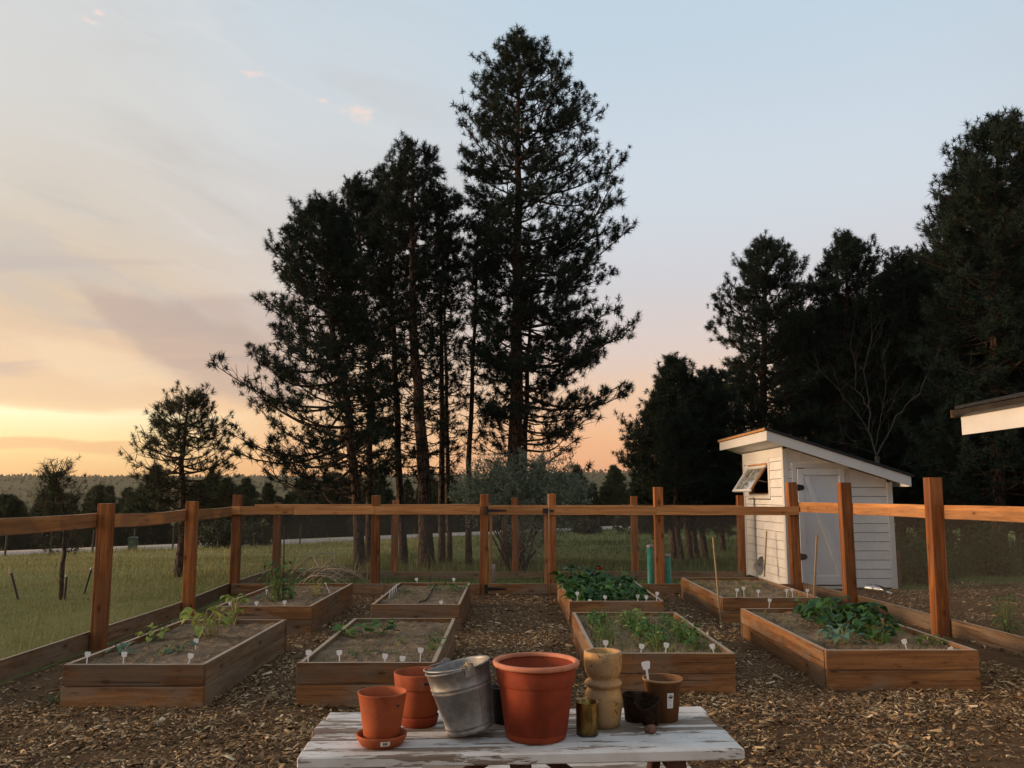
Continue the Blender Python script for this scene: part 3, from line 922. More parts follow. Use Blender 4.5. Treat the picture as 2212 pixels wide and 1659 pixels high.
def pine_meshes(name, trunk, radius, prof, seed, nb=80, dens=1.0, K=42, needle_len=0.168, needle_w=0.0172, sub=6, tsize=1.0, thin=0.82, mat='needle', bare=0.0, droop=0.0):
    """trunk: points up the stem (tree space, base first); prof: rows (z, reach to -x, reach to +x, leafiness)"""
    r = np.random.RandomState(seed)
    nb = int(nb * 1.35)
    tr = MB()
    tz = [p[2] for p in trunk]
    H = tz[-1] - tz[0]

    def axis_at(z):
        return Vector((float(np.interp(z, tz, [p[0] for p in trunk])), float(np.interp(z, tz, [p[1] for p in trunk])), z))
    ns = 14
    pts, rad = [], []
    for i in range(ns + 1):
        f = i / ns
        p = axis_at(tz[0] + H * f)
        k = 0.02 * H ** 0.5 if 0 < i < ns else 0
        pts.append(p + Vector((r.uniform(-1, 1) * k * 0.5, r.uniform(-1, 1) * k, 0)))
        rad.append(radius * ((1 - f) ** 0.75) * (1.28 if i == 0 else 1.0) + 0.012)
    pts[0].z -= 0.25
    tr.tube(pts, rad, 12)
    C, Dv, S = [], [], []
    prof = sorted(prof)
    zlo, zhi = prof[0][0], prof[-1][0]
    az = r.uniform(0, 6.28)
    for i in range(nb):
        f = (i + r.uniform(0, 1)) / nb
        z = zlo + (zhi - zlo) * (1 - (1 - f) ** 1.08)
        lr, rr, lf = interp(prof, z)
        az += 2.39996 + r.uniform(-0.5, 0.5)
        ca, sa = math.cos(az), math.sin(az)
        reach = lr + (rr - lr) * (0.5 + 0.5 * ca)
        reach *= r.uniform(0.72, 1.08) * (1.0 + 0.30 * mnoise.noise((ca * 1.3 + seed, sa * 1.3, z * 0.75)))
        if reach < 0.12:
            reach = 0.12
        up = R(-6 + 46 * f ** 1.6) + r.normal(0, 0.25) - droop * (1 - f)
        b0 = axis_at(z - reach * max(0.0, math.tan(up)) * 0.55)
        cur = 0.10 + 0.12 * r.uniform(0, 1)
        sg = 6
        bp = []
        wig = r.uniform(-0.16, 0.16)
        for k in range(sg + 1):
            t = k / sg
            q = az + wig * t * t * 2 + 0.12 * math.sin(t * 5 + i)
            bp.append(b0 + Vector((math.cos(q) * reach * t, math.sin(q) * reach * t, reach * (math.tan(up) * t * (1 - 0.35 * t) + cur * t * t - 0.10 * math.sin(t * 3.1)))))
        br = min(radius * 0.32, 0.012 + 0.013 * reach)
        tr.tube(bp, [br * (1 - 0.82 * k / sg) for k in range(sg + 1)], 5, cap=False)
        leaf = lf * dens * (thin if f < 0.72 else 1.0)
        nsb = max(3, int(sub * (0.5 + reach * 0.55)))
        for j in range(nsb):
            t = 0.28 + 0.72 * (j + r.uniform(0.2, 1.0)) / nsb
            t = min(t, 1.0)
            k = min(sg - 1, int(t * sg)); a = t * sg - k
            p = bp[k].lerp(bp[k + 1], a)
            d = (bp[k + 1] - bp[k]).normalized()
            side = Vector((-d.y, d.x, 0)) * (1 if j % 2 else -1)
            sdv = (d * r.uniform(0.35, 0.9) + side * r.uniform(0.5, 1.0) + Vector((0, 0, r.uniform(-0.35, 0.85)))).normalized()
            ln = min(0.30 + 0.34 * reach * (1.05 - t), 1.15) * r.uniform(0.6, 1.15)
            e = p + sdv * ln + Vector((0, 0, 0.12 * ln))
            m = p.lerp(e, 0.5) + Vector((r.uniform(-0.05, 0.05), r.uniform(-0.05, 0.05), -0.03)) * ln
            tr.tube([p, m, e], [0.010, 0.008, 0.004], 3, cap=False)
            if r.uniform() > leaf + 0.12:
                continue
            nt_ = 2 + int(ln / 0.25)
            for q in range(nt_):
                w_ = 1 - q / max(1, nt_) * 0.8
                if r.uniform() > leaf:
                    continue
                cpt = p.lerp(e, w_) + Vector(rv(r)) * 0.12
                dv = (sdv * 0.8 + Vector((0, 0, 0.55)) + Vector(rv(r)) * 0.35).normalized()
                C.append(cpt); Dv.append(dv); S.append(r.uniform(0.6, 1.35) * tsize)
        if r.uniform() < leaf + 0.3:
            C.append(bp[-1]); Dv.append(((bp[-1] - bp[-2]).normalized() + Vector((0, 0, 0.4))).normalized()); S.append(1.2 * tsize)
    for q in range(5):                       # leader shoots
        p = axis_at(zhi - 0.12 * q)
        C.append(p + Vector(rv(r)) * 0.06 * q); Dv.append(Vector((0, 0, 1))); S.append(1.1 * tsize)
    nd = needles(np.array(C), np.array(Dv), np.array(S), r, K, needle_len, needle_w)
    return tr.mesh('trunk', M['bark'], smooth=True), tri_mesh('crown', nd, M[mat])


def hero(name, label, Y, path, outline, wpx, seed, group=None, **kw):
    """a pine standing Y metres off: stem and outline are read off in picture units at that distance"""
    b0 = at(path[0][0], path[0][1], Y)
    base = Vector((b0.x, Y, gz(b0.x, Y)))
    r = random.Random(seed)
    tp = []
    for i, (u, v) in enumerate(path):
        p = at(u, v, Y) - base
        p.y = 0.0 if i == 0 else r.uniform(-0.25, 0.25)
        if i == 0:
            p.z = 0.0
        tp.append(tuple(p))
    tp.sort(key=lambda q: q[2])
    tz = [q[2] for q in tp]
    prof = []
    for row in outline:
        v, ul, ur = row[:3]
        lf = row[3] if len(row) > 3 else 1.0
        z = (at((ul + ur) / 2, v, Y) - base).z
        ax = float(np.interp(z, tz, [q[0] for q in tp]))
        prof.append((z, max(0.1, ax - (at(ul, v, Y).x - base.x)), max(0.1, (at(ur, v, Y).x - base.x) - ax), lf))
    t = thing(name, label, 'pine tree', base, 0, group)
    tm, cm = pine_meshes(name, tp, wpx * Y / F / 2, prof, seed, **kw)
    link('trunk', tm, t); link('crown', cm, t)
    return t


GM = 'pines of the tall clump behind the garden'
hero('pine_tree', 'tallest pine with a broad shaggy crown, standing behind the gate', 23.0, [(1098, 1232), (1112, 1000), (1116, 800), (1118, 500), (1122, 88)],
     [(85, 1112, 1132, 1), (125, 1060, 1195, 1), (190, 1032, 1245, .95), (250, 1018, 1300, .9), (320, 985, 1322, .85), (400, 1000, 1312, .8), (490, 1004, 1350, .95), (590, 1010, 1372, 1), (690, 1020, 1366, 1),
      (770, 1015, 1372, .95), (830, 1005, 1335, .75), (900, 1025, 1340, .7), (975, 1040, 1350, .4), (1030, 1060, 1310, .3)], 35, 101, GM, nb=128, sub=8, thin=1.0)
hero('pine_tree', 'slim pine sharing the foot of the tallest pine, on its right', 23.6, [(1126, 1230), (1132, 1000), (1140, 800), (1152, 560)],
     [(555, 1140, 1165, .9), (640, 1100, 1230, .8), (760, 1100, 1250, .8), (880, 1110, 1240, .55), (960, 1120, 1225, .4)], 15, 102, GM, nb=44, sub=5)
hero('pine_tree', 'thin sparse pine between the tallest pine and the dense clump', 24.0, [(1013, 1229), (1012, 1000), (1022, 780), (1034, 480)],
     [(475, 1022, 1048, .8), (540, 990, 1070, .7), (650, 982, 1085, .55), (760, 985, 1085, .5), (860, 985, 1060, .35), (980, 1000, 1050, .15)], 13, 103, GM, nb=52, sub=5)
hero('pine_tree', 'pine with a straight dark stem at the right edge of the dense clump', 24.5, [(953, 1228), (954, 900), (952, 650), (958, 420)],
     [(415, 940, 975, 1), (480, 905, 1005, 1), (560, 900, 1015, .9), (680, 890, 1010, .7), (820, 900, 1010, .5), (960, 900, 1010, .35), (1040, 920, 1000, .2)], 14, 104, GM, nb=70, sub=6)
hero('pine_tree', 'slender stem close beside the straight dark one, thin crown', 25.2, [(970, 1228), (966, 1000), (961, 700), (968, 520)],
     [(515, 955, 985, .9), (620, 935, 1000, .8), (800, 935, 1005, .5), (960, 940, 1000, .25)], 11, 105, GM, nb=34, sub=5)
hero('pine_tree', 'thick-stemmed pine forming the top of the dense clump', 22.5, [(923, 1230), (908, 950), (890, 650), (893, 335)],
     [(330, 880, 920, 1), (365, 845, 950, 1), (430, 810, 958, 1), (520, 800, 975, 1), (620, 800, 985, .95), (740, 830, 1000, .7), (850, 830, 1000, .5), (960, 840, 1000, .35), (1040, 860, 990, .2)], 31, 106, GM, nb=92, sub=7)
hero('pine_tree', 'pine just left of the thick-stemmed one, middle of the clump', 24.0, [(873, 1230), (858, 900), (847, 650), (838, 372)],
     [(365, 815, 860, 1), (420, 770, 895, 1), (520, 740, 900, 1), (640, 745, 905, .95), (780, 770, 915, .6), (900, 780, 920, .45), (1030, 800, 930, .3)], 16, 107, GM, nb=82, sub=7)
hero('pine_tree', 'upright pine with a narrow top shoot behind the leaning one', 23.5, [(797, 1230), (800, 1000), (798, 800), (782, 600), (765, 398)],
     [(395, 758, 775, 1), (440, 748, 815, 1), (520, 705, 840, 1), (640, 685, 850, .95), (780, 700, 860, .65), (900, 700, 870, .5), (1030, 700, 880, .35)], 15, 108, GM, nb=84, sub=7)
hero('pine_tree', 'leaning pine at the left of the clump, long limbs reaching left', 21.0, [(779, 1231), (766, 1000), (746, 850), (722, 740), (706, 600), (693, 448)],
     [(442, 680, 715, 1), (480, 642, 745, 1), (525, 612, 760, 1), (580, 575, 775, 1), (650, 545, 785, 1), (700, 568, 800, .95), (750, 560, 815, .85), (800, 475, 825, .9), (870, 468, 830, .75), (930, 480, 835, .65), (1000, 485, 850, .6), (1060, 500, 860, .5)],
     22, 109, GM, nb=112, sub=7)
hero('pine_tree', 'small rounded pine standing alone left of the clump', 19.0, [(385, 1240), (390, 1100), (395, 1000), (402, 866)],
     [(858, 388, 418, .9), (885, 345, 450, .85), (925, 300, 482, .75), (970, 300, 495, .7), (1000, 268, 505, .65), (1035, 275, 510, .7), (1090, 305, 500, .65), (1125, 330, 480, .4)], 18, 110, None, nb=56, sub=6, tsize=0.8, needle_w=0.013, mat='needle_far')  # lighter needles put the glow through this crown into the colour
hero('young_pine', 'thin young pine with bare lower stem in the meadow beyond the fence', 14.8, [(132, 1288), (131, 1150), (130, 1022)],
     [(1020, 124, 136, .9), (1060, 108, 154, .9), (1110, 88, 178, .8), (1160, 75, 190, .7), (1195, 92, 172, .5)], 8, 111, None, nb=15, sub=8, tsize=0.85, K=34, needle_w=0.008, mat='needle_far')  # lighter needles here too, light through them put into the colour

GR = 'dark pines massed behind the shed'
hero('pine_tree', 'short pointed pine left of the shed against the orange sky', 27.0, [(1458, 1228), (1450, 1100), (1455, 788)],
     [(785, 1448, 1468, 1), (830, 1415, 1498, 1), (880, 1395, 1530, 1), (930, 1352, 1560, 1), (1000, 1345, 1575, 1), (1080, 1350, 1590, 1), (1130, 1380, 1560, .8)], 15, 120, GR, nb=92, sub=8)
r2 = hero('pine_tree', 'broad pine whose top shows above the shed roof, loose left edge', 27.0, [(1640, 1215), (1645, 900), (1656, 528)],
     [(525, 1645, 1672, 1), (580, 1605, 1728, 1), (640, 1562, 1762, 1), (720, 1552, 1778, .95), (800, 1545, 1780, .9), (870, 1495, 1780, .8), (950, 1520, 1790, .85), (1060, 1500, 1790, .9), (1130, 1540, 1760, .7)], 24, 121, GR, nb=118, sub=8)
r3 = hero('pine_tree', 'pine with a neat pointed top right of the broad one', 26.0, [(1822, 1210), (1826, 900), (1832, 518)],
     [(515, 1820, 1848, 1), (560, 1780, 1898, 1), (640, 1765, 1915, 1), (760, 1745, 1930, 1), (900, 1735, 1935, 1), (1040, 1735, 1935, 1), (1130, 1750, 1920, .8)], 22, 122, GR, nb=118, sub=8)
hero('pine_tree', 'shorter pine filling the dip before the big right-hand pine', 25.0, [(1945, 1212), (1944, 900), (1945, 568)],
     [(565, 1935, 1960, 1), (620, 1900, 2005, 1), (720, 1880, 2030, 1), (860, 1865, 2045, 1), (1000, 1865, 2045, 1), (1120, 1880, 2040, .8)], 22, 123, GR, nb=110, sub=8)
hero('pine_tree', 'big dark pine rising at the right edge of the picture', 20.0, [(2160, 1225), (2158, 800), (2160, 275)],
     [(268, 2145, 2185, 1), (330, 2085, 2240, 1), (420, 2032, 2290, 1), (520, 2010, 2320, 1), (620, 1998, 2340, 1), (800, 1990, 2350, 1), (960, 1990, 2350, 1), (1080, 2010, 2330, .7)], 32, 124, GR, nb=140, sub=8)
for k, (ub, um, ut, vt) in enumerate(((1473, 1458, 1462, 905), (1493, 1480, 1480, 880), (1506, 1490, 1500, 850), (1526, 1512, 1520, 830))):
    hero('pine_tree', ['slim leaning stem nearest the gate among those left of the shed', 'second slim leaning stem left of the shed', 'third slim leaning stem left of the shed, close to the second', 'slim leaning stem nearest the shed wall'][k],
         25.0 + k * 0.6, [(ub, 1231 - k * 2), (um, 1110), (ut, vt)], [(vt, ut - 10, ut + 12, .9), (vt + 70, ut - 45, ut + 50, .9), (1050, ut - 55, ut + 60, .8), (1130, ut - 40, ut + 45, .5)], 12, 130 + k, GR, nb=40, sub=6)

# fill behind: copies of the two broad pines turned round
rg = random.Random(77)
for k, (u, Y, s) in enumerate(((1420, 36, .62), (1560, 33, .70), (1610, 38, .8), (1715, 31, .86), (1770, 36, 1.0), (1880, 31, .92), (1900, 37, 1.05), (1990, 29, .92), (2040, 33, 1.12), (2100, 26, .95), (2215, 27, 1.2), (2080, 23, .72), (2230, 22, .85), (1995, 24, .66), (2330, 24, 1.2), (2450, 22, 1.1))):
    p = at(u, 1150, Y)
    copy_thing((r2, r3)[k % 2], Matrix.Translation((p.x, Y, gz(p.x, Y))) @ Matrix.Rotation(rg.uniform(0, 6.28), 4, 'Z') @ Matrix.Scale(s, 4),
               'dark pine deep in the stand behind the shed', 'pines deep in the stand behind the shed')

# woods beyond the road
FARP = []
for k in range(3):
    H = (8.5, 7.0, 9.5)[k]
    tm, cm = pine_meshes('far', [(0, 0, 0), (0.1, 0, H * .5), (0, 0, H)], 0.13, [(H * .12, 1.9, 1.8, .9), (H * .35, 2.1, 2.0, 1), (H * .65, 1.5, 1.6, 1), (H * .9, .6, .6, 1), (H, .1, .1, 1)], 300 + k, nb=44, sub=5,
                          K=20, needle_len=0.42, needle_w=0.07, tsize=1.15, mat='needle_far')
    t = thing('pine_tree', 'pine in the hazy woods beyond the gravel road', 'pine tree', (0, 0, 0), 0, 'pines in the woods beyond the road')
    link('trunk', tm, t); link('crown', cm, t)
    FARP.append(t)
rg = random.Random(9)
spots = []
while len(spots) < 208:
    d = rg.uniform(7, 190) if len(spots) > 60 else rg.uniform(6, 50)
    u = rg.uniform(-120, 1420) if rg.random() < 0.8 else rg.uniform(1400, 1700)
    tx = (u - CX) / F
    # where this sight line crosses the road
    yr = 72 / (1 - tx) if tx < 1 else 200
    yr = max(yr, 34)
    Y = yr + d
    x = tx * Y
    if all((x - a) ** 2 + (Y - b_) ** 2 > 9 + Y * 0.04 for a, b_ in spots):
        spots.append((x, Y))
while len(spots) < 254:                        # thicker to the left, in the glow
    tx = (rg.uniform(-110, 335) - CX) / F
    Y = max(72 / (1 - tx), 34) + rg.uniform(8, 95)
    if all((tx * Y - a) ** 2 + (Y - b_) ** 2 > 7 for a, b_ in spots):
        spots.append((tx * Y, Y))
nrand = len(spots)
for u in range(430, 1450, 34):                  # the edge of the woods along the far side of the road
    tx = (u + rg.uniform(-10, 10) - CX) / F
    Y = max(72 / (1 - tx), 34) + rg.uniform(5, 16)
    spots.append((tx * Y, Y))
for k, (x, Y) in enumerate(spots):
    s = rg.uniform(0.55, 1.05) * (0.8 if Y < 80 else 1.0)
    if (x / Y * F + CX) < 330:
        s *= 1.15
    else:
        s *= 1.35
    uu = x / Y * F + CX
    vtop = rg.uniform(1040, 1092) if uu < 330 else rg.uniform(1004, 1050)
    if k >= nrand:
        s, vtop = 1.6, rg.uniform(1022, 1080)
    s = min(s, max(0.25, (at(uu, vtop, Y).z - gz(x, Y)) / (8.5, 7.0, 9.5)[k % 3]))
    Mx = Matrix.Translation((x, Y, gz(x, Y) - 0.1)) @ Matrix.Rotation(rg.uniform(0, 6.28), 4, 'Z') @ Matrix.Scale(s, 4)
    if k < 3:
        FARP[k].matrix_basis = Mx
    else:
        copy_thing(FARP[k % 3], Mx)

# far woods on the hills: one mass
NF = 7000
fy = 230 + (rs.rand(NF) ** 0.8) * 1500
fx = (rs.uniform(-0.85, 0.85, NF)) * fy
nn = np.array([mnoise.noise((x * 0.006, y * 0.006, 2.2)) for x, y in zip(fx, fy)])
keep = rs.rand(NF) < np.clip(0.85 + nn * 1.0, 0.15, 1)
fx, fy = fx[keep], fy[keep]
n = len(fx)
fz = np.array([gz(x, y) for x, y in zip(fx, fy)])
hh = rs.uniform(2.2, 4.8, n) * (1 + 0.5 * nn[keep]) * np.where(rs.rand(n) < 0.06, 1.6, 1.0); rr = hh * rs.uniform(0.3, 0.6, n)
VV, FF = [], []
lev = [(0.05, 0.75), (0.30, 1.0), (0.60, 0.72), (0.84, 0.34)]
q = np.arange(6) * np.pi / 3
ring = []
for (f, rf) in lev:
    jit = rs.uniform(0.6, 1.25, (n, 6))
    ring.append(np.stack([fx[:, None] + np.cos(q)[None] * rr[:, None] * rf * jit, fy[:, None] + np.sin(q)[None] * rr[:, None] * rf * jit, fz[:, None] + hh[:, None] * (f + rs.uniform(-0.05, 0.05, (n, 6)))], 2))
topv = np.stack([fx, fy, fz + hh], 1)[:, None, :]
V = np.concatenate(ring + [topv], 1)
T = []
for l in range(3):
    for k in range(6):
        a, b_ = l * 6 + k, l * 6 + (k + 1) % 6
        T += [(a, b_, b_ + 6), (a, b_ + 6, a + 6)]
for k in range(6):
    T.append((18 + k, 18 + (k + 1) % 6, 24))
FA = (np.arange(n)[:, None, None] * 25 + np.array(T)[None]).reshape(-1, 3)
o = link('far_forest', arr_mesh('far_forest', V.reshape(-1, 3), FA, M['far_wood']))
tag(o, 'far pine forest covering the valley and the hills on the horizon', kind='stuff')

# ------------------------------------------------------------------ garden fence
PW = 0.148


def post(parent, base, x, y, top, z0=-0.15, w=PW, mat='post', seed=0):
    lr = random.Random(seed * 13 + 5)
    return beam('post', (x - lr.uniform(-.012, .012), y, z0), (x + lr.uniform(-.012, .012), y + lr.uniform(-.01, .01), top), w, w, M[mat], parent, up=(0, 1, 0), ch=0.005, seed=seed, base=base)


def net(parent, base, p0, p1, z0, z1):
    """a stretched sheet of netting between two points"""
    p0, p1 = Vector(p0), Vector(p1)
    d = p1 - p0; L = d.length; X = d.normalized(); Y = Vector((0, 0, 1)); Z = X.cross(Y)
    mb = MB()
    nx_ = 8
    vs = [(L * i / nx_, (z1 - z0) * j / 3, 0.012 * math.sin(i * 1.7 + j)) for j in range(4) for i in range(nx_ + 1)]
    fs = [(j * (nx_ + 1) + i, j * (nx_ + 1) + i + 1, (j + 1) * (nx_ + 1) + i + 1, (j + 1) * (nx_ + 1) + i) for j in range(3) for i in range(nx_)]
    mb.add(vs, fs)
    Mx = Matrix.Translation(Vector((p0.x, p0.y, z0)) - Vector(base)) @ Matrix((X, Y, Z)).transposed().to_4x4()
    return mb.build('wire_netting', M['net'], parent, Mx)


# left run
LP = [(-4.84, 7.4, 1.68), (-4.84, 10.13, 1.685), (-4.84, 12.87, 1.69), (-5.03, 15.55, 1.79), (-5.06, 18.35, 1.62)]
base = (-4.84, 10.0, 0)
t = thing('garden_fence', 'cedar post fence with sagging rail along the meadow on the left', 'fence', base)
for i, (x, y, h) in enumerate(LP):
    if i != 3:
        post(t, base, x, y, h, seed=i)
for i in range(len(LP) - 1):
    a, b_ = LP[i], LP[i + 1]
    off = -PW / 2 - 0.022
    beam('rail', (a[0] + off, a[1] - 0.07 * (i == 0), 1.485), (b_[0] + off, b_[1] - 0.003, 1.49), 0.165, 0.04, M['rail'], t, bow=-0.03 if i == 1 else -0.012, seed=20 + i, base=base)
    beam('kick_board', (a[0] + off, a[1], 0.10), (b_[0] + off, b_[1] - 0.003, 0.10), 0.21, 0.04, M['kick'], t, seed=30 + i, base=base)
    net(t, base, (a[0] + off + 0.023, a[1], 0), (b_[0] + off + 0.023, b_[1], 0), 0.19, 1.56)

# inner back run, in front of the posts
BP = [(-5.03, 15.55, 1.79), (-2.49, 15.55, 1.78), (-0.50, 15.55, 1.80)]
BP2 = [(0.73, 15.55, 1.81), (2.68, 15.55, 1.93), (5.14, 15.55, 2.02)]
base = (-2.5, 15.55, 0)
t = thing('garden_fence', 'back cedar fence between the left corner and the gate', 'fence', base)
for i, (x, y, h) in enumerate(BP):
    post(t, base, x, y, h, seed=3 + i)
fy_ = 15.55 - PW / 2 - 0.021
for (x0, x1, s_) in ((-5.11, -4.94, 1), (-4.935, -3.98, 2), (-3.975, -2.50, 3), (-2.495, -0.58, 4)):
    beam('rail', (x0, fy_, 1.505), (x1, fy_, 1.51), 0.150, 0.04, M['rail'], t, seed=40 + s_, base=base)
beam('cap_rail', (-4.7, 15.56, 1.602), (-0.58, 15.56, 1.602), 0.03, 0.13, M['rail'], t, seed=46, base=base)
for (x0, x1, s_) in ((-5.05, -3.0, 1), (-2.995, -2.3, 2), (-2.295, -0.58, 3)):
    beam('kick_board', (x0, fy_, 0.105), (x1, fy_, 0.105), 0.19, 0.04, M['cedar'], t, seed=50 + s_, base=base)
for a, b_ in ((BP[0], BP[1]), (BP[1], BP[2])):
    net(t, base, (a[0], 15.50, 0), (b_[0], 15.50, 0), 0.19, 1.56)

base = (2.7, 15.55, 0)
t = thing('garden_fence', 'back cedar fence between the gate and the white shed', 'fence', base)
for i, (x, y, h) in enumerate(BP2):
    post(t, base, x, y, h, seed=13 + i, w=0.16 if i else PW)
for (x0, x1, s_) in ((0.66, 2.62, 1), (2.625, 5.22, 2)):
    beam('rail', (x0, fy_ - 0.006, 1.500), (x1, fy_ - 0.006, 1.500), 0.155, 0.04, M['rail'], t, seed=60 + s_, base=base)
for (x0, x1, s_) in ((0.66, 2.45, 1), (2.455, 5.05, 2)):
    beam('kick_board', (x0, fy_, 0.105), (x1, fy_, 0.105), 0.19, 0.04, M['cedar'], t, seed=66 + s_, base=base)
for a, b_ in ((BP2[0], BP2[1]), (BP2[1], BP2[2])):
    net(t, base, (a[0], 15.50, 0), (b_[0], 15.50, 0), 0.19, 1.56)

# gate
base = (-0.42, 15.45, 0)
t = thing('garden_gate', 'netted cedar gate with black strap hinges in the back fence', 'gate', base)
for x in (-0.385, 0.615):
    beam('stile', (x, 15.535, 0.08), (x, 15.535, 1.58), 0.05, 0.045, M['rail'], t, up=(1, 0, 0), seed=int(x * 10) + 9, base=base)
beam('rail', (-0.42, fy_, 1.505), (0.64, fy_, 1.505), 0.15, 0.038, M['rail'], t, seed=71, base=base)
beam('kick_board', (-0.42, fy_, 0.115), (0.64, fy_, 0.115), 0.18, 0.038, M['cedar'], t, seed=72, base=base)
net(t, base, (-0.40, 15.51, 0), (0.63, 15.51, 0), 0.19, 1.57)
for z in (1.505, 0.115):
    mb = MB()
    mb.prism([(-0.50, z - 0.075), (-0.435, z - 0.075), (-0.435, z - 0.03), (-0.10, z - 0.012), (-0.10, z + 0.012), (-0.435, z + 0.03), (-0.435, z + 0.075), (-0.50, z + 0.075)], 1, fy_ - 0.032, fy_ - 0.022)
    mb.v = [tuple(Vector(p) - Vector(base)) for p in mb.v]
    mb.tube([Vector((-0.468, fy_ - 0.036, z - 0.08)) - Vector(base), Vector((-0.468, fy_ - 0.036, z + 0.08)) - Vector(base)], 0.012, 8)
    mb.build('strap_hinge', M['darkmetal'], t)
mb = MB()
mb.box(Vector((0.56, fy_ - 0.034, 1.455)) - Vector(base), Vector((0.655, fy_ - 0.020, 1.545)) - Vector(base))
mb.box(Vector((0.64, fy_ - 0.05, 1.485)) - Vector(base), Vector((0.76, fy_ - 0.034, 1.52)) - Vector(base))
mb.build('latch', M['darkmetal'], t)
mb = MB()
mb.tube([Vector((0.672, fy_ - 0.055, 0.01)) - Vector(base), Vector((0.672, fy_ - 0.055, 1.80)) - Vector(base)], 0.010, 8)
mb.build('drop_rod', M['steelrod'], t)

# outer run past the back of the garden
OP = [(-2.52, 18.35, 1.68), (0.07, 18.35, 1.73), (2.63, 18.35, 1.76), (4.93, 18.35, 1.78)]
base = (0, 18.35, 0)
t = thing('garden_fence', 'further fence with grey low board behind the back fence', 'fence', base)
for i, (x, y, h) in enumerate(OP):
    post(t, base, x, y, h, seed=80 + i, w=0.14, z0=-0.2)
pts_ = [(-5.0, 18.35)] + [(p[0], p[1]) for p in OP]
for i in range(len(pts_) - 1):
    x0, x1 = pts_[i][0], pts_[i + 1][0]
    beam('kick_board', (x0 + 0.003, 18.26, 0.09), (x1 - 0.003, 18.26, 0.09), 0.16, 0.038, M['kick'], t, seed=84 + i, base=base)
    beam('rail', (x0 + 0.003, 18.26, 1.50), (x1 - 0.003, 18.26, 1.50), 0.14, 0.038, M['rail'], t, seed=88 + i, base=base)
    net(t, base, (x0, 18.29, 0), (x1, 18.29, 0), 0.16, 1.52)

# right run
RP = [(5.14, 15.55, 2.02), (5.34, 13.60, 1.985), (5.49, 11.05, 2.01), (5.66, 8.3, 2.0)]
base = (5.4, 12, 0)
t = thing('garden_fence', 'sunlit orange cedar fence along the right of the beds', 'fence', base)
for i, (x, y, h) in enumerate(RP):
    if i:
        post(t, base, x, y, h, seed=91 + i, w=0.168)
for i in range(len(RP) - 1):
    a, b_ = RP[i], RP[i + 1]
    for nm, z0, z1, W_, mt, off in (('rail', 1.565, 1.565, 0.175, 'rail', 0.0), ('kick_board', 0.11, 0.10, 0.22, 'kick', 0.0)):
        d = (Vector(b_[:2]) - Vector(a[:2])).normalized() * 0.082
        o_ = PW / 2 + 0.03
        beam(nm, (a[0] + o_, a[1], z0), (b_[0] + o_, b_[1] + 0.003, z1), W_, 0.042, M[mt], t, seed=95 + i, base=base, bow=0.004)
    net(t, base, (a[0] + 0.068, a[1], 0), (b_[0] + 0.068, b_[1], 0), 0.2, 1.6)

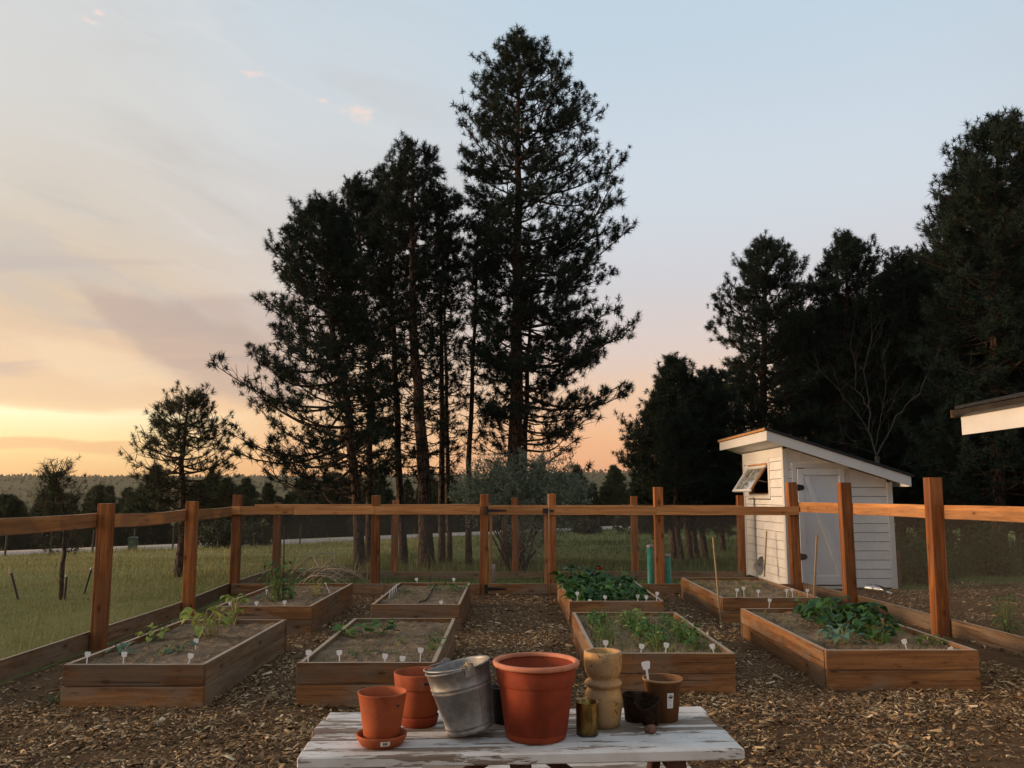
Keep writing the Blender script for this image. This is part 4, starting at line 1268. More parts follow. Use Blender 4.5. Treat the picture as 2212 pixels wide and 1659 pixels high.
# ------------------------------------------------------------------ raised beds
BL = {'A': 'raised bed at the front left, weathered side, leggy yellow-green plants', 'B': 'front raised bed left of the centre path, squash seedlings and bare soil',
      'C': 'raised bed at the back left with the tall staked vine', 'D': 'back raised bed left of the gate, nearly bare with a dark hose',
      'E': 'back raised bed right of the gate, packed with leafy greens', 'F': 'front raised bed right of the centre path with three green rows',
      'G': 'raised bed in front of the white shed, nearly bare soil', 'H': 'raised bed at the front right with the dark bushy leaves'}
SOIL = {}
for k, (x0, x1, y0, y1, h) in BEDS.items():
    rg = random.Random(ord(k))
    base = ((x0 + x1) / 2, (y0 + y1) / 2, 0)
    t = thing('raised_bed', BL[k], 'raised bed', base, 0, 'cedar raised beds')
    T = 0.042
    hb = h / 2
    side_mat = {'A': 'cedar_grey', 'B': 'cedar_grey'}.get(k, 'cedar')
    for lv in range(2):
        zc = hb * (lv + 0.5) + 0.001 - (0.012 if lv == 0 else 0)
        Wd_ = hb - 0.004 + (0.02 if lv == 0 else 0)
        j = lambda: rg.uniform(-0.008, 0.008)
        s_ = rg.randint(0, 999)
        # front and back boards run full width, sides butt between them
        beam('plank', (x0 + j(), y0 + T / 2 + j(), zc), (x1 + j(), y0 + T / 2 + j(), zc), Wd_, T, M['cedar'], t, seed=s_, base=base)
        beam('plank', (x0 + j(), y1 - T / 2 + j(), zc), (x1 + j(), y1 - T / 2 + j(), zc), Wd_, T, M['cedar'], t, seed=s_ + 1, base=base)
        beam('plank', (x0 + T / 2 + j(), y0 + T + 0.006, zc), (x0 + T / 2 + j(), y1 - T - 0.006, zc), Wd_, T, M['cedar' if k not in 'B' else 'cedar_grey'], t, seed=s_ + 2, base=base, bow=0.0)
        beam('plank', (x1 - T / 2 + j(), y0 + T + 0.006, zc), (x1 - T / 2 + j(), y1 - T - 0.006, zc), Wd_, T, M[side_mat], t, seed=s_ + 3, base=base)
    # soil
    nx_, ny_ = 40, 80
    zs = h - (0.045 if k in 'ABCDFGH' else 0.05)
    SOIL[k] = zs
    vs, fs = [], []
    for jy in range(ny_ + 1):
        for ix in range(nx_ + 1):
            x = x0 + T + 0.001 + (x1 - x0 - 2 * T - 0.002) * ix / nx_; y = y0 + T + 0.001 + (y1 - y0 - 2 * T - 0.002) * jy / ny_
            z = zs + 0.022 * mnoise.noise((x * 2.3, y * 2.3, ord(k))) + 0.018 * mnoise.noise((x * 9, y * 9, 2.0)) + 0.020 * max(0.0, mnoise.noise((x * 22, y * 22, 5.0)))
            vs.append((x - base[0], y - base[1], z))
    for jy in range(ny_):
        for ix in range(nx_):
            a = jy * (nx_ + 1) + ix
            fs.append((a, a + 1, a + nx_ + 2, a + nx_ + 1))
    mb = MB(); mb.add(vs, fs)
    for q in range(900):                      # crumbs and clods lying on the soil
        ix, jy = rg.randint(1, nx_ - 1), rg.randint(1, ny_ - 1)
        c_ = Vector(vs[jy * (nx_ + 1) + ix]) + Vector((rg.uniform(-.015, .015), rg.uniform(-.015, .015), 0.0))
        s_ = 0.004 + 0.012 * rg.random() ** 2.5
        a_ = rg.uniform(0, 6.28)
        ca, sa = math.cos(a_) * s_, math.sin(a_) * s_
        k1, k2, k3 = rg.uniform(.6, 1.2), rg.uniform(.6, 1.2), rg.uniform(.5, 1.0)
        mb.add([c_ + Vector((ca * k1, sa * k1, 0)), c_ + Vector((-sa * k2, ca * k2, 0)), c_ - Vector((ca, sa, 0)), c_ + Vector((sa, -ca, 0)), c_ + Vector((0, 0, s_ * k3))],
               [(0, 1, 4), (1, 2, 4), (2, 3, 4), (3, 0, 4)])
    mb.build('soil', M['soil'], t, smooth=False)

# ------------------------------------------------------------------ white shed
SX0, SX1, SY0, SY1 = 5.24, 7.33, 16.32, 19.15
base = (SX0, SY0, 0)
shed = thing('garden_shed', 'small white shed with slanting roof, propped window and pale door', 'shed', base)
RZ0, RZ1 = 3.00, 2.13             # top of the fascia at the left and right eaves
RX0, RX1, RY0, RY1 = 4.83, 7.52, 15.92, 19.55
slope = (RZ1 - RZ0) / (RX1 - RX0)
rz = lambda x: RZ0 + slope * (x - RX0)


def sb(name, lo, hi, mat, parent=None, bev=0.003):
    """a trim board given by its corners in world space"""
    lo, hi = Vector(lo), Vector(hi)
    c = (lo + hi) / 2
    d = hi - lo
    ax = max(range(3), key=lambda i: d[i])
    dirs = [(Vector((1, 0, 0)), Vector((0, 0, 1))), (Vector((0, 1, 0)), Vector((0, 0, 1))), (Vector((0, 0, 1)), Vector((1, 0, 0)))][ax]
    p0 = c - dirs[0] * d[ax] / 2; p1 = c + dirs[0] * d[ax] / 2
    W_ = d[2] if ax != 2 else d[0]
    T_ = d[1] if ax == 0 else (d[0] if ax == 1 else d[1])
    return beam(name, p0, p1, W_, T_, M[mat], parent or shed, up=dirs[1], ch=bev, base=base)


# inner walls
mb = MB()
B0 = Vector(base)
def wl(lo, hi):
    mb.box(Vector(lo) - B0, Vector(hi) - B0)
DX0, DX1, DZ0, DZ1 = 5.51, 6.42, 0.10, 2.29
WY0, WY1, WZ0, WZ1 = 17.28, 18.72, 1.80, 2.44
mb.prism([(SX0 + 0.03 - base[0], 0.0), (SX1 - 0.03 - base[0], 0.0), (SX1 - 0.03 - base[0], rz(SX1) - 0.14), (SX0 + 0.03 - base[0], rz(SX0) - 0.14)], 1, 0.03, 0.07)
mb.prism([(SX0 + 0.03 - base[0], 0.0), (SX1 - 0.03 - base[0], 0.0), (SX1 - 0.03 - base[0], rz(SX1) - 0.14), (SX0 + 0.03 - base[0], rz(SX0) - 0.14)], 1, SY1 - SY0 - 0.07, SY1 - SY0 - 0.03)
wl((SX1 - 0.07, SY0 + 0.07, 0), (SX1 - 0.03, SY1 - 0.07, rz(SX1) - 0.14))
zt = rz(SX0) - 0.16
wl((SX0 + 0.03, SY0 + 0.07, 0), (SX0 + 0.07, WY0, zt)); wl((SX0 + 0.03, WY1, 0), (SX0 + 0.07, SY1 - 0.07, zt))
wl((SX0 + 0.03, WY0, 0), (SX0 + 0.07, WY1, WZ0)); wl((SX0 + 0.03, WY0, WZ1), (SX0 + 0.07, WY1, zt))
mb.build('wall', M['inside'], shed)
# lap siding, front: each board tilted out at its foot
def lap(p0, p1, z, hgt, out, parent=shed):
    """one siding board between p0 and p1 (xy), its foot at z"""
    p0, p1 = Vector((*p0, 0)), Vector((*p1, 0))
    X = (p1 - p0).normalized(); o_ = Vector(out)
    L_ = (p1 - p0).length
    m2 = MB()
    tx = 0.006
    pts2 = []
    for (q, s_) in ((0, 0), (L_, 0)):
        pass
    prof = [(-0.004, 0.005), (0.027, 0.005), (0.018, hgt - 0.005), (-0.004, hgt - 0.005)]  # gaps over the dark wall stand in for the shadow line under each board
    vs = [p0 + X * (0 if e == 0 else L_) + o_ * a + Vector((0, 0, z + b_)) - B0 for e in (0, 1) for (a, b_) in prof]
    m2.add(vs, [(0, 1, 2, 3), (7, 6, 5, 4), (0, 4, 5, 1), (1, 5, 6, 2), (2, 6, 7, 3), (3, 7, 4, 0)])
    return m2.build('siding_board', M['white'], parent)


LAPH = 0.172
z = 0.04
while z < 2.75:
    # front wall, facing the camera
    top = z + LAPH
    xr = SX1 - 0.10
    if z > rz(SX1) - 0.35:
        xr = min(xr, RX0 + (z + 0.30 - RZ0) / slope)
    if z + 0.02 < DZ1 + 0.09:
        if DX0 - 0.10 > SX0 + 0.13:
            lap((SX0 + 0.102, SY0 + 0.03), (DX0 - 0.100, SY0 + 0.03), z, LAPH, (0, -1, 0))
        if xr > DX1 + 0.16:
            lap((DX1 + 0.100, SY0 + 0.03), (xr - 0.003, SY0 + 0.03), z, LAPH, (0, -1, 0))
    elif xr > SX0 + 0.2:
        lap((SX0 + 0.102, SY0 + 0.03), (xr, SY0 + 0.03), z, LAPH, (0, -1, 0))
    # left wall with the window
    if z < rz(SX0) - 0.35:
        if z + LAPH > WZ0 - 0.10 and z < WZ1 + 0.10:
            lap((SX0 + 0.03, WY0 - 0.092), (SX0 + 0.03, SY0 + 0.102), z, LAPH, (-1, 0, 0))
            lap((SX0 + 0.03, SY1 - 0.102), (SX0 + 0.03, WY1 + 0.092), z, LAPH, (-1, 0, 0))
            if z < WZ0 - 0.13:
                lap((SX0 + 0.03, WY1 + 0.09), (SX0 + 0.03, WY0 - 0.09), z, WZ0 - 0.105 - z, (-1, 0, 0))
            if z + LAPH > WZ1 + 0.12:
                lap((SX0 + 0.03, WY1 + 0.09), (SX0 + 0.03, WY0 - 0.09), WZ1 + 0.092, z + LAPH - WZ1 - 0.092, (-1, 0, 0))
        else:
            lap((SX0 + 0.03, SY1 - 0.102), (SX0 + 0.03, SY0 + 0.102), z, LAPH, (-1, 0, 0))
        if z < rz(SX1) - 0.4:
            lap((SX1 - 0.03, SY0 + 0.102), (SX1 - 0.03, SY1 - 0.102), z, LAPH, (1, 0, 0))
    z += LAPH
# the raking fill under the roof at the front
mb = MB()
mb.prism([(SX0 + 0.10 - base[0], rz(SX0 + 0.10) - 0.46), (SX1 - 0.10 - base[0], rz(SX1 - 0.10) - 0.30), (SX1 - 0.10 - base[0], rz(SX1 - 0.10) - 0.15), (SX0 + 0.10 - base[0], rz(SX0 + 0.10) - 0.15)], 1, 0.012, 0.028)
mb.build('frieze_board', M['white'], shed)
# corner boards
for (lo, hi) in (((SX0 + 0.0, SY0 - 0.004, 0.02), (SX0 + 0.10, SY0 + 0.03, rz(SX0 + 0.1) - 0.16)), ((SX1 - 0.10, SY0 - 0.004, 0.02), (SX1 + 0.004, SY0 + 0.03, rz(SX1) - 0.16)),
                 ((SX0 - 0.004, SY0 + 0.0305, 0.02), (SX0 + 0.03, SY0 + 0.10, rz(SX0) - 0.16)), ((SX0 - 0.004, SY1 - 0.10, 0.02), (SX0 + 0.03, SY1, rz(SX0) - 0.16)),
                 ((SX1 - 0.03, SY0 + 0.0305, 0.02), (SX1 + 0.004, SY0 + 0.10, rz(SX1) - 0.16))):
    sb('corner_board', lo, hi, 'trimwhite')
sb('top_board', (SX0 - 0.002, SY0 + 0.1005, rz(SX0) - 0.34), (SX0 + 0.03, SY1 - 0.1005, rz(SX0) - 0.16), 'trimwhite')
# roof
ly = lambda y: y - base[1]
lx = lambda x: x - base[0]
mb = MB()
mb.prism([(lx(RX0 + 0.03), rz(RX0 + 0.03) - 0.13), (lx(RX1 - 0.03), rz(RX1 - 0.03) - 0.13), (lx(RX1 - 0.03), rz(RX1 - 0.03)), (lx(RX0 + 0.03), rz(RX0 + 0.03))], 1, ly(RY0 + 0.03), ly(RY1 - 0.03))
roof = mb.build('roof', M['trimwhite'], shed)
mb = MB()
mb.prism([(lx(RX0 - 0.035), rz(RX0 - 0.035) + 0.004), (lx(RX1 + 0.04), rz(RX1 + 0.04) + 0.004), (lx(RX1 + 0.04), rz(RX1 + 0.04) + 0.055), (lx(RX0 - 0.035), rz(RX0 - 0.035) + 0.055)], 1, ly(RY0 - 0.03), ly(RY1 + 0.03))
mb.build('shingle_layer', M['roof'], roof)
mb = MB()
mb.box((lx(RX0 - 0.04), ly(RY0 - 0.02), rz(RX0) + 0.004), (lx(RX0 - 0.036), ly(RY1), rz(RX0) + 0.05))
mb.build('drip_edge', M['raw'], roof)
FH = 0.185
mb = MB()
mb.prism([(lx(RX0), rz(RX0) - FH), (lx(RX1), rz(RX1) - FH), (lx(RX1), rz(RX1)), (lx(RX0), rz(RX0))], 1, ly(RY0), ly(RY0 + 0.027))
mb.build('fascia_board', M['trimwhite'], roof)
mb = MB()
mb.box((lx(RX0), ly(RY0 + 0.0275), rz(RX0) - FH), (lx(RX0 + 0.027), ly(RY1), rz(RX0) - 0.002))
mb.build('fascia_board', M['trimwhite'], roof)
mb = MB()
mb.box((lx(RX1 - 0.027), ly(RY0 + 0.0275), rz(RX1) - FH), (lx(RX1), ly(RY1), rz(RX1) - 0.004))
mb.build('fascia_board', M['trimwhite'], roof)
for i in range(9):                       # grooved soffit boards under the left eave
    y = RY0 + 0.05 + i * (RY1 - RY0 - 0.1) / 9
    sb('soffit_board', (RX0 + 0.028, y + 0.003, rz(RX0) - 0.172), (SX0 - 0.006, y + (RY1 - RY0 - 0.1) / 9 - 0.003, rz(RX0) - 0.158), 'trimwhite')
# door
DB = Vector((DX0, SY0 + 0.010, DZ0))
m2 = MB(); m2.box((0, -0.015, 0), (DX1 - DX0, 0.015, DZ1 - DZ0))
door = m2.build('door', M['greydoor'], shed, DB - B0)


def on_shed(nm, p0, p1, W_, T_, mt, up):
    if nm in ('door_rail', 'door_stile', 'door_brace'):
        return beam(nm, p0, p1, W_, T_, M[mt], door, up=up, ch=0.002, base=DB)
    return beam(nm, p0, p1, W_, T_, M[mt], shed, up=up, ch=0.002, base=base)


yd = SY0 - 0.017
for nm, a, b_, W_, upv in (('door_rail', (DX0 + 0.112, yd, DZ1 - 0.06), (DX1 - 0.112, yd, DZ1 - 0.06), 0.12, (0, 0, 1)), ('door_rail', (DX0 + 0.112, yd, DZ0 + 0.08), (DX1 - 0.112, yd, DZ0 + 0.08), 0.16, (0, 0, 1)),
                         ('door_stile', (DX0 + 0.055, yd, DZ0), (DX0 + 0.055, yd, DZ1), 0.11, (1, 0, 0)), ('door_stile', (DX1 - 0.055, yd, DZ0), (DX1 - 0.055, yd, DZ1), 0.11, (1, 0, 0)),
                         ('door_brace', (DX0 + 0.16, yd + 0.0015, DZ1 - 0.14), (DX1 - 0.15, yd + 0.0015, DZ0 + 0.17), 0.11, (1, 0, 0.4))):
    on_shed(nm, a, b_, W_, 0.022, 'greydoor', upv)
for a, b_, W_, upv in (((DX0 - 0.0545, SY0 + 0.008, DZ0 - 0.03), (DX0 - 0.0545, SY0 + 0.008, DZ1 + 0.016), 0.085, (1, 0, 0)), ((DX1 + 0.0545, SY0 + 0.008, DZ0 - 0.03), (DX1 + 0.0545, SY0 + 0.008, DZ1 + 0.006), 0.085, (1, 0, 0)),
                     ((DX0 - 0.097, SY0 + 0.008, DZ1 + 0.063), (DX1 + 0.097, SY0 + 0.008, DZ1 + 0.063), 0.09, (0, 0, 1)), ((DX0 - 0.09, SY0 + 0.008, 0.045), (DX1 + 0.09, SY0 + 0.008, 0.045), 0.05, (0, 0, 1))):
    on_shed('door_casing', a, b_, W_, 0.04, 'trimwhite', upv)
for z in (1.93, 0.62):
    mb = MB()
    mb.box((DX0 - 0.075 - base[0], -0.020, z - 0.055), (DX0 - 0.012 - base[0], -0.0125, z + 0.055))
    mb.prism([(DX0 - 0.004 - base[0], z - 0.065), (DX0 + 0.10 - base[0], z - 0.045), (DX0 + 0.12 - base[0], z), (DX0 + 0.10 - base[0], z + 0.045), (DX0 - 0.004 - base[0], z + 0.065)], 1, -0.037, -0.029)
    mb.tube([(DX0 - 0.008 - base[0], -0.03, z - 0.065), (DX0 - 0.008 - base[0], -0.03, z + 0.065)], 0.010, 8)
    mb.build('hinge', M['darkmetal'], door, B0 - DB)
# window opening trim and tilted sash
for (lo, hi) in (((SX0 - 0.006, WY0 - 0.09, WZ0 - 0.09), (SX0 + 0.032, WY0, WZ1 + 0.09)), ((SX0 - 0.006, WY1, WZ0 - 0.09), (SX0 + 0.032, WY1 + 0.09, WZ1 + 0.09)),
                 ((SX0 - 0.006, WY0 + 0.0005, WZ1), (SX0 + 0.032, WY1 - 0.0005, WZ1 + 0.09)), ((SX0 - 0.006, WY0 + 0.0005, WZ0 - 0.09), (SX0 + 0.032, WY1 - 0.0005, WZ0))):
    sb('window_casing', lo, hi, 'trimwhite')
for (lo, hi) in (((SX0 + 0.0, WY0 + 0.001, WZ1 - 0.035), (SX0 + 0.12, WY1 - 0.001, WZ1 - 0.001)), ((SX0 + 0.0, WY0 + 0.001, WZ0 + 0.001), (SX0 + 0.12, WY1 - 0.001, WZ0 + 0.03)),
                 ((SX0 + 0.0, WY0 + 0.001, WZ0 + 0.031), (SX0 + 0.12, WY0 + 0.03, WZ1 - 0.036)), ((SX0 + 0.0, WY1 - 0.03, WZ0 + 0.031), (SX0 + 0.12, WY1 - 0.001, WZ1 - 0.036))):
    sb('window_jamb', lo, hi, 'raw')
SW, SHH = WY1 - WY0 - 0.08, 0.64
hinge = Vector((SX0 - 0.012, (WY0 + WY1) / 2, WZ1 - 0.05)) - B0
Ms = Matrix.Translation(hinge) @ Matrix.Rotation(R(34), 4, 'Y')
mb = MB()
mb.add([(0, -SW / 2 + 0.05, -0.05), (0, SW / 2 - 0.05, -0.05), (0, SW / 2 - 0.05, -SHH + 0.05), (0, -SW / 2 + 0.05, -SHH + 0.05)], [(0, 1, 2, 3)])
mb.add([(0.004, -SW / 2 + 0.05, -0.05), (0.004, SW / 2 - 0.05, -0.05), (0.004, SW / 2 - 0.05, -SHH + 0.05), (0.004, -SW / 2 + 0.05, -SHH + 0.05)], [(3, 2, 1, 0)])
sash = link('window_sash', None, shed, Ms)
mb.build('pane', M['glass'], sash)
for (lo, hi, mt) in (((-0.018, -SW / 2, -0.05), (0.018, SW / 2, 0.0), 'trimwhite'), ((-0.018, -SW / 2, -SHH), (0.018, SW / 2, -SHH + 0.05), 'trimwhite'),
                     ((-0.018, -SW / 2, -SHH + 0.0505), (0.018, -SW / 2 + 0.05, -0.0505), 'raw'), ((-0.018, SW / 2 - 0.05, -SHH + 0.0505), (0.018, SW / 2, -0.0505), 'trimwhite')):
    m2 = MB(); m2.box(lo, hi); m2.build('sash_frame', M[mt], sash)
for s_ in (-1, 1):
    m2 = MB()
    e = Ms @ Vector((0.02, s_ * (SW / 2 - 0.03), -SHH * 0.55))
    m2.tube([e, Vector((0.06, e.y, e.z - 0.05))], 0.008, 6)
    m2.build('stay_bar', M['steelrod'], shed)

# ------------------------------------------------------------------ the house whose eave reaches in at the right
base = (6.9, 6.0, 0)
house = thing('house', 'house at the right edge, only its white fascia and dark gutter showing', 'house', base)
HX = 6.17; HY = 11.5; HZ0, HZ1 = 2.60, 2.925
B0 = Vector(base)
def hb_(nm, lo, hi, mt, par=house):
    m2 = MB(); m2.box(Vector(lo) - B0, Vector(hi) - B0)
    return m2.build(nm, M[mt], par)
hroof = hb_('roof', (HX + 0.03, -6, HZ1 - 0.12), (HX + 0.5, HY - 0.03, HZ1 - 0.02), 'trimwhite')
mb = MB()
mb.prism([(HX - 0.05, HZ1 + 0.035), (HX + 3.4, HZ1 + 0.75), (HX + 3.4, HZ1 + 0.79), (HX - 0.05, HZ1 + 0.075)], 1, -6, HY + 0.05)
mb.v = [tuple(Vector(p) - B0) for p in mb.v]
mb.build('shingle_layer', M['roof'], hroof)
hb_('fascia_board', (HX, -6, HZ0), (HX + 0.028, HY, HZ1 - 0.005), 'trimwhite', hroof)
mb = MB()
mb.prism([(HX + 0.03, HZ1 - 0.16), (HX + 3.4, HZ1 + 0.54), (HX + 3.4, HZ1 + 0.72), (HX + 0.03, HZ1 + 0.02)], 1, HY - 0.028, HY)
mb.v = [tuple(Vector(p) - B0) for p in mb.v]
mb.build('rake_board', M['trimwhite'], hroof)
hb_('soffit_board', (HX + 0.029, -6, HZ1 - 0.15), (HX + 0.75, HY - 0.03, HZ1 - 0.135), 'trimwhite', hroof)
mb = MB()
mb.prism([(HX - 0.10, HZ1 + 0.012), (HX - 0.085, HZ1 - 0.055), (HX - 0.045, HZ1 - 0.075), (HX - 0.002, HZ1 - 0.075), (HX - 0.002, HZ1 + 0.02), (HX - 0.008, HZ1 + 0.02), (HX - 0.008, HZ1 - 0.068), (HX - 0.045, HZ1 - 0.068), (HX - 0.08, HZ1 - 0.05), (HX - 0.095, HZ1 + 0.012)], 1, -6, HY + 0.06)
mb.v = [tuple(Vector(p) - B0) for p in mb.v]
mb.build('gutter', M['gutter'], hroof)
hb_('gutter_end_cap', (HX - 0.104, HY + 0.061, HZ1 - 0.08), (HX - 0.002, HY + 0.066, HZ1 + 0.022), 'brownrim', hroof)
hb_('wall', (6.93, -6, 0), (7.1, 10.9, HZ0 + 0.02), 'white')
mb = MB()
mb.prism([(7.105, 0), (HX + 3.4, 0), (HX + 3.4, HZ1 + 0.70), (7.105, HZ1 + 0.16)], 1, 10.75, 10.9)
mb.v = [tuple(Vector(p) - B0) for p in mb.v]
mb.build('gable_wall', M['white'], house)
z = 0.1
while z < 2.5:
    m2 = MB()
    m2.prism([(6.93, z), (6.908, z), (6.92, z + 0.19), (6.93, z + 0.19)], 1, -5.9, 10.88)
    m2.v = [tuple(Vector(p) - B0) for p in m2.v]
    m2.build('siding_board', M['white'], house)
    z += 0.18

# ------------------------------------------------------------------ picnic table
TZ = 0.75
base = (0.043, 3.90, 0)
tab = thing('picnic_table', 'old picnic table with flaking white paint in front', 'table', base)
rg = random.Random(3)
nb_, y0, y1 = 6, 3.545, 4.255
xl = lambda y: -0.855 - 0.02 * (y - 3.47)
pw = (y1 - y0) / nb_
for i in range(nb_):
    ya = y0 + pw * (i + 0.5)
    dx = rg.uniform(-0.012, 0.012)
    beam('plank', (-0.868 + dx, ya - 0.004, TZ - 0.0215 + rg.uniform(-0.002, 0.0)), (0.942 + dx, ya + 0.004, TZ - 0.0215), pw - 0.007, 0.043, M['flake'], tab, up=(0, 1, 0), ch=0.005, seed=400 + i, base=base)
for x in (-0.62, 0.02, 0.66):
    beam('batten', (x, y0 + 0.05, TZ - 0.0655), (x, y1 - 0.05, TZ - 0.0655), 0.085, 0.04, M['darkleg'], tab, up=(1, 0, 0), seed=7, base=base)
for x in (-0.60, 0.69):
    for s_ in (-1, 1):
        beam('leg', (x, 3.865 + s_ * 0.20, TZ - 0.09), (x, 3.865 + s_ * 0.62, 0.012), 0.085, 0.04, M['darkleg'], tab, up=(0, 1, 0), seed=8 + s_, base=base)
    beam('bench_bearer', (x + 0.042, 3.865 - 0.72, 0.3555), (x + 0.042, 3.865 + 0.72, 0.3555), 0.085, 0.04, M['darkleg'], tab, seed=10, base=base)
for s_ in (-1, 1):
    beam('brace', (s_ * 0.50 + 0.02, 3.865, 0.40), (s_ * 0.10 + 0.02, 3.865, TZ - 0.092), 0.07, 0.038, M['darkleg'], tab, up=(0, 1, 0), seed=11, base=base)
for s_ in (-1, 1):
    for j in (0, 1):
        yb = 3.90 + s_ * (0.46 + 0.155 * j)
        beam('bench_plank', (-0.86, yb, 0.42), (0.92, yb, 0.42), 0.145, 0.04, M['flake'], tab, up=(0, 1, 0), ch=0.005, seed=420 + s_ + j, base=base)

tab.rotation_mode = 'XYZ'
tab.matrix_basis = Matrix.Translation(base) @ Matrix.Rotation(R(3.3), 4, 'Z')

# ------------------------------------------------------------------ things on the table
def tabpos(u, vfront, r):
    """table position of a round base of radius r whose front edge shows at (u, vfront)"""
    p = onz(u, vfront, TZ)
    return Vector((p.x, p.y + r, TZ))


def slot(parent, r, z, ang, w_, h_, depth=0.003):
    m2 = MB()
    n_ = 6
    vs = []
    for j in (0, 1):
        for i in range(n_ + 1):
            q = ang + (i / n_ - 0.5) * w_ / r
            vs.append(((r + 0.0008) * math.cos(q), (r + 0.0008) * math.sin(q), z + (j - 0.5) * h_))
    m2.add(vs, [(i, i + 1, n_ + 2 + i, n_ + 1 + i) for i in range(n_)])
    return m2.build('stamped_slot', M['ink'], parent)


# small clay pot in its saucer
SP = tabpos(817, 1621, 0.088)
t = thing('saucer', 'wide clay saucer with a price sticker under the small pot', 'saucer', SP)
mb = MB()
mb.lathe([(0.078, 0), (0.086, 0.004), (0.096, 0.020), (0.104, 0.034), (0.106, 0.044), (0.103, 0.047), (0.098, 0.044), (0.090, 0.018), (0.084, 0.010), (0.0, 0.009)], 56)
mb.build('dish', M['clay'], t, smooth=True)
m2 = MB()
for j in range(2):
    pass
def curved_patch(parent, nm, mat, r0, z0, r1, z1, a0, a1, off):
    m3 = MB()
    n_ = 5
    vs = [((r + off) * math.cos(a0 + (a1 - a0) * i / n_), (r + off) * math.sin(a0 + (a1 - a0) * i / n_), z) for (r, z) in ((r0, z0), (r1, z1)) for i in range(n_ + 1)]
    m3.add(vs, [(i, i + 1, n_ + 2 + i, n_ + 1 + i) for i in range(n_)])
    return m3.build(nm, mat, parent)
stk = curved_patch(t, 'price_sticker', M['sticker'], 0.094, 0.016, 0.1045, 0.036, R(-84), R(-62), 0.0012)
for i in range(9):
    a0 = -79 + i * 1.35
    curved_patch(stk, 'barcode_bar', M['ink'], 0.0965, 0.020, 0.1025, 0.032, R(a0), R(a0 + (0.9 if i % 3 else 0.5)), 0.0022)
t = thing('plant_pot', 'small plain clay pot standing in a wide saucer', 'pot', SP + Vector((0.0, 0.0, 0.0105)))
mb = MB()
mb.lathe([(0.068, 0), (0.072, 0.003), (0.082, 0.075), (0.094, 0.150), (0.1015, 0.196), (0.104, 0.199), (0.104, 0.201), (0.100, 0.202), (0.096, 0.199), (0.088, 0.150), (0.084, 0.128)], 56)
mb.build('body', M['clay'], t, smooth=True)
mb = MB()
mb.lathe([(0.0862, 0.134), (0.06, 0.140), (0.03, 0.137), (0.002, 0.139)], 40, wob=lambda q, z: 0.04 * math.sin(7 * q) if z > 0.135 else 0, cap0=False)
mb.build('soil', M['peat'], t)
slot(t, 0.0955, 0.158, R(-40), 0.016, 0.008)

# clay pot with a collar
p = tabpos(899, 1576, 0.075)
t = thing('plant_pot', 'collared clay pot on its own saucer behind the tin bucket', 'pot', p + Vector((0.003, 0.012, 0)))
mb = MB()
mb.lathe([(0.074, 0), (0.080, 0.003), (0.0885, 0.036), (0.0895, 0.042), (0.086, 0.044), (0.082, 0.040), (0.078, 0.010)], 56)
mb.build('saucer', M['clay2'], t, smooth=True)
mb = MB()
mb.lathe([(0.072, 0.012), (0.078, 0.05), (0.092, 0.150), (0.0935, 0.163), (0.1085, 0.166), (0.1115, 0.171), (0.1175, 0.226), (0.1165, 0.231), (0.112, 0.232), (0.107, 0.228), (0.096, 0.160), (0.080, 0.03), (0.001, 0.028)], 56)
mb.build('body', M['clay'], t, smooth=True)
slot(t, 0.1155, 0.198, R(-62), 0.05, 0.011)

# leaning tin bucket
p = onz(1030, 1603, TZ)
BK = Vector((p.x, p.y + 0.05, TZ))
TL = R(-13)
t = thing('tin_bucket', 'dented galvanised bucket tipped to the left against the collared pot', 'bucket', BK)
Mt = Matrix.Translation((-0.03, 0.055, 0.028)) @ Matrix.Rotation(TL, 4, 'Y')
prof = [(0.102, 0.0), (0.106, 0.002), (0.107, 0.012), (0.105, 0.016), (0.1055, 0.022), (0.109, 0.026), (0.109, 0.030), (0.1065, 0.034), (0.1275, 0.172), (0.131, 0.176), (0.132, 0.181), (0.1295, 0.186), (0.130, 0.189), (0.1335, 0.193), (0.1345, 0.198), (0.1315, 0.203), (0.1395, 0.262),
        (0.143, 0.264), (0.145, 0.268), (0.143, 0.272), (0.139, 0.271), (0.1365, 0.262), (0.1245, 0.176), (0.1025, 0.034), (0.0995, 0.012), (0.001, 0.010)]
mb = MB()
mb.lathe(prof, 64, wob=lambda q, z: 0.010 * math.sin(2 * q + 0.5) * (z / 0.27) + 0.006 * math.sin(3 * q + z * 20) + (-0.02 * math.exp(-((q - 4.6) / 0.35) ** 2 - ((z - 0.125) / 0.035) ** 2)))
# fill the wall between bands so that dents show
body = mb.build('body', M['galv'], t, Mt, smooth=True)
mb = MB()
mb.tube([(0.0, -0.1065, 0.03), (0.0, -0.1300, 0.185), (0.0, -0.1395, 0.262)], 0.0022, 6)
mb.build('side_seam', M['galv'], t, Mt @ Matrix.Rotation(R(38), 4, 'Z'))
for s_ in (0, 1):
    Me = Mt @ Matrix.Rotation(R(25 + 180 * s_), 4, 'Z')
    m2 = MB()
    m2.prism([(-0.024, 0.238), (0.024, 0.238), (0.020, 0.285), (0.0, 0.294), (-0.020, 0.285)], 1, -0.1455, -0.1425)
    m2.build('handle_lug', M['galv'], t, Me)
mb = MB()
pts = []
for i in range(25):
    q = math.pi * i / 24
    pts.append((0.147 * math.cos(q), -0.02 - 0.125 * math.sin(q), 0.276 + 0.010 * math.sin(q)))
mb.tube(pts, 0.0032, 6)
mb.build('wire_handle', M['galv'], t, Mt @ Matrix.Rotation(R(205 - 90 + 180), 4, 'Z'))
mb = MB()
r_ = random.Random(4)
